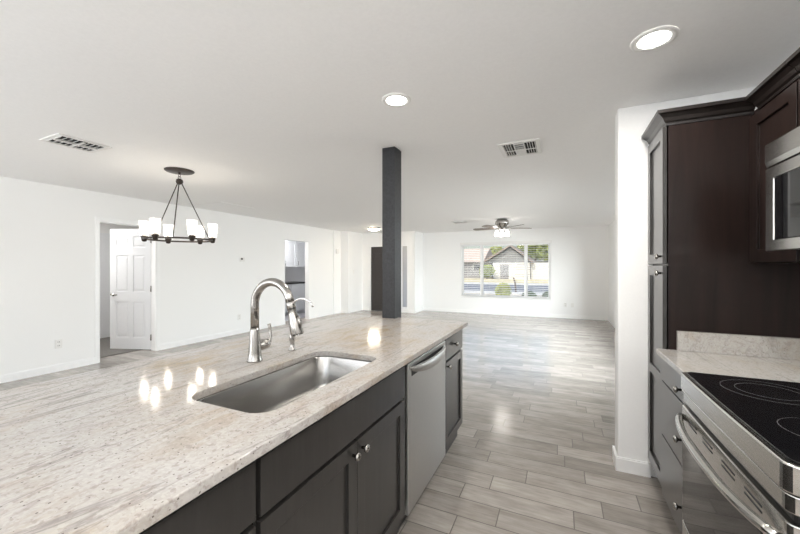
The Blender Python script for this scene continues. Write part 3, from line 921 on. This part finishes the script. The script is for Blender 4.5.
# ------------------------------------------------------------------ upper cabinets + microwave
uc = thing('wall_cabinet', 'narrow dark wall cabinet between the pantry and the microwave', 'cabinet', (1.0, 2.19, 1.39))
MB().box(UF + 0.02, RX - 0.002, UY0, PYN - 0.002, 1.39, 2.17).build('body', 'cab_side', uc, bevel=0.001)
uy1 = PYN - 0.004
shaker_x('door', uc, UF, UY0 + 0.004, uy1, 1.393, 2.135, -1, mat='cab_side', panels=[(UY0 + 0.06, uy1 - 0.075, 1.455, 2.075)])
crown(uc, [(UF + 0.018, 1.988), (UF + 0.018, PYN - 0.057)], 2.155, 1.2)
uc2 = thing('microwave_cabinet', 'dark wall cabinet with a short shaker door above the microwave', 'cabinet', (1.0, 1.58, 1.9))
MB().box(UF + 0.02, RX - 0.002, 1.18, UY0 - 0.003, 1.885, 2.17).build('body', 'cab_side', uc2, bevel=0.001)
shaker_x('door', uc2, UF, 1.585, UY0 - 0.007, 1.89, 2.135, -1, mat='cab_side')
shaker_x('door', uc2, UF, 1.184, 1.58, 1.89, 2.135, -1, mat='cab_side')
crown(uc2, [(UF + 0.018, 1.18), (UF + 0.018, 1.985)], 2.155, 1.2)
mw = thing('microwave', 'stainless over-the-range microwave hung under the wall cabinet', 'microwave', (0.95, 1.57, 1.435))
MFX, MY0, MY1 = 0.775, 1.19, 1.952
MB().box(MFX + 0.03, RX - 0.003, MY0, MY1, 1.44, 1.882).build('body', 'black_plastic', mw)
MB().prism([(MFX + 0.03, 1.779), (MFX + 0.004, 1.779), (MFX - 0.002, 1.80), (MFX - 0.002, 1.872), (MFX + 0.03, 1.882)], MY0, MY1, axis='y').build('vent_grille', 'range_steel', mw, bevel=0.002)
md_ = MB().relief((MFX, MY1, 1.435), (0, -1, 0), (0, 0, 1), (-1, 0, 0), 0, 0.56, 0, 0.338, 0.03, [(0.058, 0.44, 0.045, 0.292, -0.006)]).build('door', 'range_steel', mw, bevel=0.004)
MB().box(MFX + 0.0035, MFX + 0.0058, MY1 - 0.438, MY1 - 0.060, 1.482, 1.725).build('door_window', 'glass_black', md_)
MB().box(MFX, MFX + 0.03, MY0, MY1 - 0.565, 1.435, 1.775).build('control_panel', 'black_plastic', mw, bevel=0.002)
MB().tube([(MFX, MY1 - 0.50, 1.48), (MFX - 0.035, MY1 - 0.50, 1.50), (MFX - 0.035, MY1 - 0.50, 1.71), (MFX, MY1 - 0.50, 1.73)], 0.010, 12).build('handle', 'range_steel', md_)

# ------------------------------------------------------------------ ceiling fixtures
def recessed(x, y, label, power=6.0):
    t_ = thing('recessed_light', label, 'ceiling light', (x, y, CH), 'recessed ceiling lights over the kitchen')
    n = 40
    MB().lathe((x, y, CH), [(0.064, -0.0005), (0.066, -0.006), (0.085, -0.008), (0.093, -0.004), (0.094, -0.0003)], n, cap0=False, cap1=False).build('trim_ring', 'plastic', t_)
    MB().lathe((x, y, CH), [(0.066, -0.0005), (0.066, -0.004), (0.03, -0.005), (0.002, -0.005)], n, cap0=False).build('lens', 'lens', t_)
    add_light('recessed_lamp', 'AREA', (x, y, CH - 0.0075), (0, 0, 0), power, (1.0, 0.96, 0.90), shape='DISK', size=0.11)
recessed(0.401, 1.99, 'round recessed ceiling light nearer the dark wall cabinets and range')
recessed(-0.953, 2.03, 'round recessed ceiling light above the island in front of the pillar')
recessed(0.40, 0.25, 'round recessed ceiling light added out of view above the aisle in front of the range', 12.0)  # extra lamp added out of view to brighten floor and ceiling

def vent(name, cx, cy, sx, sy, label, style):
    t_ = thing(name, label, 'vent', (cx, cy, CH), 'ceiling air vents')
    f_ = MB(); bw = 0.035
    z0, z1 = CH - 0.010, CH - 0.0005
    f_.box(cx - sx / 2, cx + sx / 2, cy - sy / 2, cy - sy / 2 + bw, z0, z1).box(cx - sx / 2, cx + sx / 2, cy + sy / 2 - bw, cy + sy / 2, z0, z1)
    f_.box(cx - sx / 2, cx - sx / 2 + bw, cy - sy / 2 + bw, cy + sy / 2 - bw, z0, z1).box(cx + sx / 2 - bw, cx + sx / 2, cy - sy / 2 + bw, cy + sy / 2 - bw, z0, z1)
    f_.build('frame', 'plastic', t_, bevel=0.002)
    ix0, ix1, iy0, iy1 = cx - sx / 2 + bw, cx + sx / 2 - bw, cy - sy / 2 + bw, cy + sy / 2 - bw
    MB().box(ix0, ix1, iy0, iy1, CH - 0.0015, CH - 0.0004).build('duct_shade', 'vent_dark', t_)  # flat black sheet stands in for the shade inside the vent
    s_ = MB()
    def fin_x(x, ya, yb, tilt):   # fin running along y
        s_.prism([(x - 0.002, CH - 0.0025), (x + tilt, CH - 0.018), (x + tilt + 0.0025, CH - 0.018), (x + 0.001, CH - 0.0025)], ya, yb, axis='y')
    def fin_y(y, xa, xb, tilt):
        s_.prism([(y - 0.002, CH - 0.0025), (y + tilt, CH - 0.018), (y + tilt + 0.0025, CH - 0.018), (y + 0.001, CH - 0.0025)], xa, xb, axis='x')
    w_ = ix1 - ix0; hgt = iy1 - iy0
    if style == 'three':
        n = 4
        for i in range(n):
            fin_x(ix0 + w_ * (0.03 + 0.30 * i / n), iy0, iy1, -0.004)
            fin_x(ix1 - w_ * (0.03 + 0.30 * i / n), iy0, iy1, 0.004)
        for i in range(6):
            fin_y(iy0 + hgt * (0.04 + 0.95 * i / 6), ix0 + w_ * 0.36, ix1 - w_ * 0.36, -0.012 if i < 3 else 0.014)
        s_.box(ix0 + w_ * 0.335, ix0 + w_ * 0.36, iy0, iy1, CH - 0.018, CH - 0.002).box(ix1 - w_ * 0.36, ix1 - w_ * 0.335, iy0, iy1, CH - 0.018, CH - 0.002)
        s_.box(ix0, ix1, cy - 0.006, cy + 0.006, CH - 0.0185, CH - 0.0135)
    else:
        n = 8
        for i in range(n):
            fin_y(iy0 + hgt * (0.02 + 0.98 * i / n), ix0, cx - 0.01, -0.014)
            fin_y(iy0 + hgt * (0.02 + 0.98 * i / n), cx + 0.01, ix1, -0.014)
        s_.box(cx - 0.01, cx + 0.01, iy0, iy1, CH - 0.018, CH - 0.002)
        s_.box(ix0, ix1, cy - 0.008, cy + 0.008, CH - 0.0185, CH - 0.0135)
    s_.build('louvres', 'plastic', t_)
vent('ceiling_vent', -0.325, 3.32, 0.34, 0.40, 'white ceiling vent with louvres in three directions beyond the pillar', 'three')
vent('ceiling_vent', -3.80, 1.59, 0.33, 0.37, 'white louvred ceiling vent near the chandelier on the dining side', 'two')
vent('ceiling_vent', -2.16, 8.17, 0.36, 0.36, 'small ceiling vent beside the ceiling fan', 'two')
tag(MB().box(-5.75, -5.05, 4.0, 4.70, CH - 0.006, CH - 0.0005).build('attic_hatch', 'ceiling', bevel=0.002),
    'flush ceiling access panel close to the long white wall', 'hatch')
fl = thing('flush_light', 'round flush ceiling light in the entry, half hidden by the pillar', 'ceiling light', (-4.62, 8.4, CH))
MB().lathe((-4.62, 8.4, CH), [(0.17, -0.0005), (0.17, -0.03), (0.155, -0.035)], 32, cap0=False).build('rim', 'nickel', fl)
MB().lathe((-4.62, 8.4, CH), [(0.155, -0.0355), (0.15, -0.055), (0.10, -0.07), (0.002, -0.075)], 32).build('diffuser', 'lit_warm', fl)

# chandelier
CX, CY = -3.837, 2.513
ch = thing('chandelier', 'dark bronze ring chandelier with six clear glass shades hanging over the dining area', 'chandelier', (CX, CY, CH))
MB().lathe((CX, CY, CH), [(0.145, -0.0005), (0.145, -0.008), (0.13, -0.018), (0.03, -0.024), (0.012, -0.026), (0.012, -0.045)], 40, cap0=False).build('canopy', 'bronze', ch)
def torus(mb, c_, R_, r_, n=32, mN=8, vert=False, ang=0):
    loops = []
    for i in range(n + 1):
        a = 2 * PI * i / n
        l = []
        for j in range(mN):
            b2 = 2 * PI * j / mN
            rr = R_ + r_ * math.cos(b2); hh_ = r_ * math.sin(b2)
            if vert: l.append((c_[0] + rr * math.cos(a) * math.cos(ang) - hh_ * math.sin(ang), c_[1] + rr * math.cos(a) * math.sin(ang) + hh_ * math.cos(ang), c_[2] + rr * math.sin(a)))
            else: l.append((c_[0] + rr * math.cos(a), c_[1] + rr * math.sin(a), c_[2] + hh_))
        loops.append(l)
    mb.loft(loops, True, False, False)
g = MB(); torus(g, (CX, CY, CH - 0.058), 0.016, 0.003, vert=True); torus(g, (CX, CY, CH - 0.083), 0.016, 0.003, vert=True, ang=PI / 2); g.build('chain_link', 'bronze', ch)
ZH = 2.315
MB().lathe((CX, CY, ZH), [(0.008, 0.035), (0.03, 0.025), (0.036, 0.0), (0.03, -0.02), (0.012, -0.03)], 20).build('hub', 'bronze', ch)
ZR, RR = 1.672, 0.325
rgm = MB(); 
for_ = []
n = 64
for i in range(n + 1):
    a = 2 * PI * i / n
    c0, s0 = math.cos(a), math.sin(a)
    for_.append([(CX + (RR + dx) * c0, CY + (RR + dx) * s0, ZR + dz) for dx, dz in ((-0.006, -0.009), (0.006, -0.009), (0.006, 0.009), (-0.006, 0.009))])
rgm.loft(for_, True, False, False, sm=False); rgm.build('ring', 'bronze', ch)
def around(theta, turn=32.2):   # angle measured in the camera's right/forward axes
    a = math.radians(theta + turn) + YAW
    return math.cos(a), math.sin(a)
for th in (-100, 20, 140):
    c0, s0 = around(th)
    MB().tube([(CX + 0.02 * c0, CY + 0.02 * s0, ZH - 0.01), (CX + RR * c0, CY + RR * s0, ZR + 0.01)], 0.0055, 8).build('rod', 'bronze', ch)
for th in (-10, 50, 110, 170, -130, -70):
    c0, s0 = around(th)
    px, py = CX + RR * c0, CY + RR * s0
    so_ = MB().lathe((px, py, ZR), [(0.008, -0.03), (0.022, -0.024), (0.030, 0.014), (0.034, 0.022), (0.034, 0.030), (0.018, 0.033), (0.016, 0.065), (0.003, 0.067)], 18).build('lamp_holder', 'bronze', ch)
    MB().lathe((px, py, ZR), [(0.010, 0.068), (0.016, 0.080), (0.020, 0.098), (0.014, 0.115), (0.003, 0.122)], 14).build('bulb', 'bulb', so_)
    MB().lathe((px, py, ZR), [(0.034, 0.031), (0.038, 0.034), (0.051, 0.192), (0.048, 0.192), (0.0355, 0.037)], 28, cap0=False, cap1=False).build('glass_shade', 'shade', ch)

# ceiling fan
FX2, FY2 = -1.176, 8.05
fn = thing('ceiling_fan', 'hugger ceiling fan with wooden blades and lit glass shades before the window', 'ceiling fan', (FX2, FY2, CH))
MB().lathe((FX2, FY2, CH), [(0.10, -0.0005), (0.115, -0.02), (0.145, -0.05), (0.15, -0.10), (0.12, -0.14), (0.09, -0.17), (0.075, -0.20), (0.075, -0.23), (0.04, -0.25)], 32, cap0=False).build('motor_housing', 'nickel', fn)
for i in range(5):
    a = YAW + math.radians(3 + 72 * i)
    c0, s0 = math.cos(a), math.sin(a)
    def PT(r_, t_, z_): return (FX2 + c0 * r_ - s0 * t_, FY2 + s0 * r_ + c0 * t_, CH + z_)
    prof = [(0.20, 0.045), (0.26, 0.058), (0.45, 0.066), (0.60, 0.070), (0.65, 0.058), (0.665, 0.03)]
    loops = []
    for r_, hw in prof:
        tl = 0.2
        loops.append([PT(r_, -hw, -0.205 - hw * tl), PT(r_, hw, -0.205 + hw * tl), PT(r_, hw, -0.197 + hw * tl), PT(r_, -hw, -0.197 - hw * tl)])
    bo = MB().loft(loops, sm=False).build('blade', 'fanblade', fn)
    MB().loft([[PT(0.07, -0.02, -0.19), PT(0.07, 0.02, -0.19), PT(0.07, 0.02, -0.18), PT(0.07, -0.02, -0.18)], [PT(0.24, -0.03, -0.205), PT(0.24, 0.03, -0.190), PT(0.24, 0.03, -0.187), PT(0.24, -0.03, -0.198)]], sm=False).build('blade_bracket', 'nickel', bo)
for th in (188, -8, 90):
    c0, s0 = around(th, -16)
    hx, hy = FX2 + 0.11 * c0, FY2 + 0.11 * s0
    arm = MB().tube([(FX2 + 0.05 * c0, FY2 + 0.05 * s0, CH - 0.235), (hx, hy, CH - 0.245), (hx, hy, CH - 0.262)], 0.010, 10).build('lamp_arm', 'nickel', fn)
    MB().lathe((hx, hy, CH - 0.26), [(0.022, 0), (0.03, -0.02), (0.046, -0.06), (0.054, -0.105), (0.048, -0.118), (0.003, -0.122)], 22).build('glass_shade', 'lit_frost', fn)

# ------------------------------------------------------------------ wall plates
def plate(name, label, cat, plane, pos, a, z, wdt=0.075, hgt=0.115, slots='outlet', group=None):
    t_ = thing(name, label, cat, ((pos, a, z) if plane == 'x' else (a, pos, z)), group)
    m_ = MB(); dd = 0.007
    if plane == 'x': m_.box(pos + 0.0005, pos + dd, a - wdt / 2, a + wdt / 2, z - hgt / 2, z + hgt / 2)
    else: m_.box(a - wdt / 2, a + wdt / 2, pos - dd, pos - 0.0005, z - hgt / 2, z + hgt / 2)
    m_.build('plate', 'plastic', t_, bevel=0.002)
    if slots == 'outlet':
        for dz in (-0.024, 0.024):
            m2 = MB()
            for da in (-0.008, 0.008):
                if plane == 'x': m2.box(pos + dd, pos + dd + 0.0006, a + da - 0.002, a + da + 0.002, z + dz - 0.008, z + dz + 0.008)
                else: m2.box(a + da - 0.002, a + da + 0.002, pos - dd - 0.0006, pos - dd, z + dz - 0.008, z + dz + 0.008)
            m2.build('socket', 'dark_slot', t_)
    elif slots == 'switch':
        m2 = MB()
        if plane == 'x': m2.box(pos + dd, pos + dd + 0.005, a - 0.016, a + 0.016, z - 0.033, z + 0.033)
        else: m2.box(a - 0.016, a + 0.016, pos - dd - 0.005, pos - dd, z - 0.033, z + 0.033)
        m2.build('rocker', 'plastic', t_, bevel=0.001)
    return t_
plate('wall_outlet', 'white wall outlet low on the long wall, on the kitchen side of the hallway opening', 'outlet', 'x', LX, 2.32, 0.36)
plate('wall_outlet', 'white wall outlet low on the long wall below the thermostat', 'outlet', 'x', LX, 5.17, 0.34)
plate('wall_outlet', 'white wall outlet under the wide window, nearer the corner', 'outlet', 'y', FY, 0.13, 0.36)
plate('wall_outlet', 'white cable wall plate beside the outlet under the wide window', 'outlet', 'y', FY, 0.30, 0.36, slots='none')
plate('light_switch', 'white rocker light switch on the entry side wall', 'switch', 'x', -5.72, 9.1, 1.22, slots='switch')
th_ = thing('thermostat', 'small white thermostat with dark screen on the long white wall', 'thermostat', (LX, 5.24, 1.53))
MB().box(LX + 0.0005, LX + 0.022, 5.18, 5.30, 1.48, 1.57).build('case', 'plastic', th_, bevel=0.006)
MB().box(LX + 0.022, LX + 0.0232, 5.195, 5.245, 1.52, 1.555).build('screen', 'dark_slot', th_)
dcx = thing('door_chime', 'small white door chime box high on the wall near the entry', 'door chime', (LX + 0.022, 8.60, 1.83))
MB().box(LX + 0.0225, LX + 0.06, 8.54, 8.68, 1.76, 1.90).build('case', 'plastic', dcx, bevel=0.006)

# ------------------------------------------------------------------ laundry room furniture
lc = thing('laundry_wall_cabinet', 'pale grey wall cabinet seen through the laundry opening', 'cabinet', (-7.4, 7.9, 1.37))
MB().box(-7.595, -7.12, 7.1, 9.0, 1.37, 2.15).build('body', 'greycab', lc)
for y0, y1 in ((7.1, 7.62), (7.625, 8.15), (8.155, 8.6), (8.605, 9.0)):
    d = shaker_x('door', lc, -7.10, y0 + 0.003, y1 - 0.003, 1.373, 2.145, 1, mat='greycab')
    m_ = MB().tube([(-7.10, y0 + 0.06, 1.42), (-7.075, y0 + 0.06, 1.43), (-7.075, y0 + 0.06, 1.53), (-7.10, y0 + 0.06, 1.54)], 0.006, 8); m_.build('handle', 'bronze', d)
lb = thing('laundry_base_cabinet', 'pale grey base cabinet under the dark laundry counter', 'cabinet', (-7.3, 8.0, 0))
MB().box(-7.595, -7.02, 7.1, 8.55, 0.08, 0.88).box(-7.595, -7.08, 7.1, 8.55, 0, 0.08).build('body', 'greycab', lb)
for y0, y1 in ((7.1, 7.82), (7.825, 8.55)):
    MB().relief((-7.0, y0 + 0.003, 0.09), (0, 1, 0), (0, 0, 1), (1, 0, 0), 0, y1 - y0 - 0.006, 0, 0.78, 0.02, []).build('door', 'greycab', lb, bevel=0.002)
tag(MB().box(-7.597, -6.97, 7.08, 8.58, 0.882, 0.918).build('laundry_countertop', 'black_plastic', bevel=0.003), 'thin dark countertop in the laundry room', 'countertop')

# ------------------------------------------------------------------ outdoors
GZ = -0.15
M['lawn'] = plain('dry_lawn', (0.70, 0.62, 0.40), 0.95, nscale=3, amt=0.2)
M['gravel'] = plain('pale_gravel', (0.55, 0.50, 0.42), 0.95, nscale=6, amt=0.15)
M['asphalt'] = plain('asphalt', (0.20, 0.215, 0.25), 0.9, nscale=8, amt=0.1)
M['concrete'] = plain('pale_concrete', (0.66, 0.65, 0.62), 0.9, nscale=5, amt=0.08)
M['rooftile'] = plain('pink_tan_roof_shingle', (0.60, 0.50, 0.43), 0.9, nscale=4, amt=0.2)
M['rooftile2'] = plain('brown_roof_edge', (0.33, 0.27, 0.23), 0.9, nscale=4, amt=0.2)
M['stucco'] = plain('grey_stucco', (0.27, 0.265, 0.27), 0.9, nscale=5, amt=0.06)
M['greygable'] = plain('shaded_gable_siding', (0.27, 0.275, 0.28), 0.8, nscale=5, amt=0.05)  # grey darkened to hold the shade on the gable front
M['whitewall'] = plain('white_block_wall', (0.72, 0.70, 0.66), 0.8, nscale=5, amt=0.05)
M['darkpane'] = plain('dark_window_pane', (0.04, 0.045, 0.05), 0.2)
M['leaf1'] = plain('green_leaves', (0.30, 0.36, 0.07), 0.7, nscale=2, amt=0.45)
M['leaf2'] = plain('yellow_green_leaves', (0.42, 0.45, 0.12), 0.7, nscale=3, amt=0.35)
M['leaf3'] = plain('dark_green_leaves', (0.08, 0.13, 0.05), 0.7, nscale=3, amt=0.4)
M['bark'] = plain('bark', (0.14, 0.10, 0.07), 0.9, nscale=12, amt=0.3)
def ground(name, y0, y1, x0, x1, z0, mat):
    return struct(MB().box(x0, x1, y0, y1, z0 - 0.3, z0).build(name, mat))
ground('ground_front_yard', FY + 0.3, 20.2, -60, 40, GZ, 'gravel')
ground('ground_sidewalk', 20.2, 22.6, -60, 40, GZ + 0.01, 'concrete')
ground('ground_street', 22.6, 32.2, -60, 40, GZ - 0.03, 'asphalt')
ground('ground_curb', 32.2, 33.6, -60, 40, GZ + 0.02, 'concrete')
ground('ground_lawn', 33.6, 140, -80, 60, GZ, 'lawn')

ho = thing('house', 'low house with pinkish tan hip roof across the street, seen through the window', 'house', (-15, 50, GZ))
MB().box(-24, -9.75, 48, 57, GZ, 2.15).build('wall', 'stucco', ho)
rf = MB(); e = 0.6
a_ = rf.add([(-24 - e, 48 - e, 2.05), (-9.4, 48 - e, 2.05), (-9.4, 57 + e, 2.05), (-24 - e, 57 + e, 2.05), (-20, 52.5, 4.15), (-9.4, 52.5, 4.15)])
for q in ((0, 1, 5, 4), (1, 2, 5), (2, 3, 4, 5), (3, 0, 4), (0, 3, 2, 1)): rf.quad([a_[k_] for k_ in q])
rf.build('roof', 'rooftile', ho)
wnd = MB().box(-10.9, -9.7, 47.93, 48, 0.95, 1.8).build('window', 'whitewall', ho)
MB().box(-10.8, -9.8, 47.90, 47.93, 1.0, 1.75).build('pane', 'darkpane', wnd)
ga = thing('garage', 'gabled garage with shade painted into its grey gable and a pale door front across the street', 'garage', (-6, 47, GZ))
gx0, gx1, gxm = -9.0, -3.4, -5.75
w_ = MB(); w_.prism([(-7.95, GZ), (gx1, GZ), (gx1, 2.0), (gxm, 3.78), (gx0 + 0.2, 2.0), (-7.95, 2.0)], 46.5, 55, axis='y'); w_.build('wall', 'greygable', ga)
r_ = MB()
r_.prism([(gx0 - 0.3, 1.82), (gxm, 4.02), (gxm, 4.22), (gx0 - 0.3, 2.0)], 46.0, 55.5, axis='y')
r_.prism([(gx1 + 0.4, 1.82), (gxm, 4.02), (gxm, 4.22), (gx1 + 0.4, 2.0)], 46.0, 55.5, axis='y')
r_.build('roof', 'rooftile2', ga)
MB().box(-7.95, gx1, 46.44, 46.5, 1.72, 1.95).build('fascia', 'whitewall', ga)
MB().box(-6.95, -6.10, 46.44, 46.5, GZ, 1.68).build('side_door', 'stucco', ga)
gd = MB()
for i in range(6): gd.box(-5.95, gx1 - 0.02, 46.42, 46.5, GZ + 0.3 * i, GZ + 0.3 * i + 0.27)
gd.build('garage_door', 'whitewall', ga)
MB().box(-7.9, -7.0, 46.46, 46.5, GZ, 1.70).build('trim_board', 'whitewall', ga)
bw_ = MB()
for i in range(7): bw_.box(gx1 + 0.02, 4.5, 46.9, 47.1, GZ + 0.29 * i, GZ + 0.29 * i + 0.265)
bw_.box(gx1 + 0.02, 4.5, 46.93, 47.07, GZ, 1.9)
tag(bw_.build('block_wall', 'whitewall'), 'long white slatted garden wall beside the garage across the street', 'wall')

def foliage(mb, c_, rad, n, size):
    for i in range(n):
        while True:
            p = Vector((random.uniform(-1, 1), random.uniform(-1, 1), random.uniform(-1, 1)))
            if 0.35 < p.length < 1: break
        p = Vector((c_[0] + p.x * rad[0], c_[1] + p.y * rad[1], c_[2] + p.z * rad[2]))
        u = Vector((random.gauss(0, 1), random.gauss(0, 1), random.gauss(0, 1))).normalized()
        v = u.orthogonal().normalized()
        s_ = size * random.uniform(0.6, 1.3)
        mb.quad(mb.add([p - u * s_, p - v * s_ * 0.5, p + u * s_, p + v * s_ * 0.5]))
def tree(name, x, y, hgt, rad, label, mat, cat='tree', n=1600, size=0.22, trunk=True, group=None, zc=None, rz=None):
    t_ = thing(name, label, cat, (x, y, GZ), group)
    cz = zc if zc is not None else GZ + hgt - rad * 0.9
    f_ = MB()
    foliage(f_, (x, y, cz), (rad, rad, rz or rad * 0.9), n, size)
    for i in range(5):
        a = random.uniform(0, 2 * PI)
        foliage(f_, (x + rad * 0.6 * math.cos(a), y + rad * 0.6 * math.sin(a), cz + random.uniform(-0.4, 0.4) * (rz or rad)), (rad * 0.5,) * 2 + ((rz or rad) * 0.45,), n // 6, size)
    f_.build('foliage', mat, t_, weld=False)
    if trunk:
        MB().tube([(x, y, GZ), (x + 0.05, y, GZ + (cz - GZ) * 0.5), (x, y + 0.05, cz)], [0.05 * rad + 0.03, 0.04 * rad + 0.02, 0.02], 8).build('trunk', 'bark', t_)
    return t_
tree('shade_tree', 0.3, 58, 8.5, 3.6, 'leafy green tree behind the garden wall, seen in the last window pane', 'leaf1', n=2600, size=0.3)
tree('shade_tree', -4.2, 70, 9.0, 3.4, 'leafy green tree rising behind the garage roof', 'leaf1', n=2400, size=0.3)
tree('shade_tree', 9.5, 62, 8.0, 3.6, 'green tree behind the far end of the garden wall', 'leaf1', n=2000, size=0.3)
tree('shade_tree', -10.6, 66, 5.4, 2.0, 'small green tree top showing over the hip roof', 'leaf2', n=1200, size=0.25)
tree('garden_shrub', -8.5, 45.2, 1.9, 0.95, 'green shrub growing between the house and the garage', 'leaf1', 'shrub', n=900, size=0.14)
tree('window_shrub', -2.50, 17.6, 0.9, 0.36, 'yellow green shrub in the front yard just outside the window', 'leaf2', 'shrub', n=1100, size=0.06, rz=0.5, zc=0.12)
tree('yard_plant', -1.3, 17.0, 0.5, 0.32, 'low dark plant outside the window, first of the pair past the post', 'leaf3', 'plant', n=500, size=0.05, zc=-0.02)
tree('yard_plant', -0.45, 17.6, 0.6, 0.30, 'low dark plant outside the last window pane', 'leaf3', 'plant', n=500, size=0.05, zc=0.0)
tag(MB().tube([(-2.45, 22.4, GZ), (-2.5, 22.4, 0.4), (-2.6, 22.4, 0.75)], [0.06, 0.05, 0.04], 8).build('street_post', 'bark'), 'short brown leaning post at the street edge outside the window', 'post')
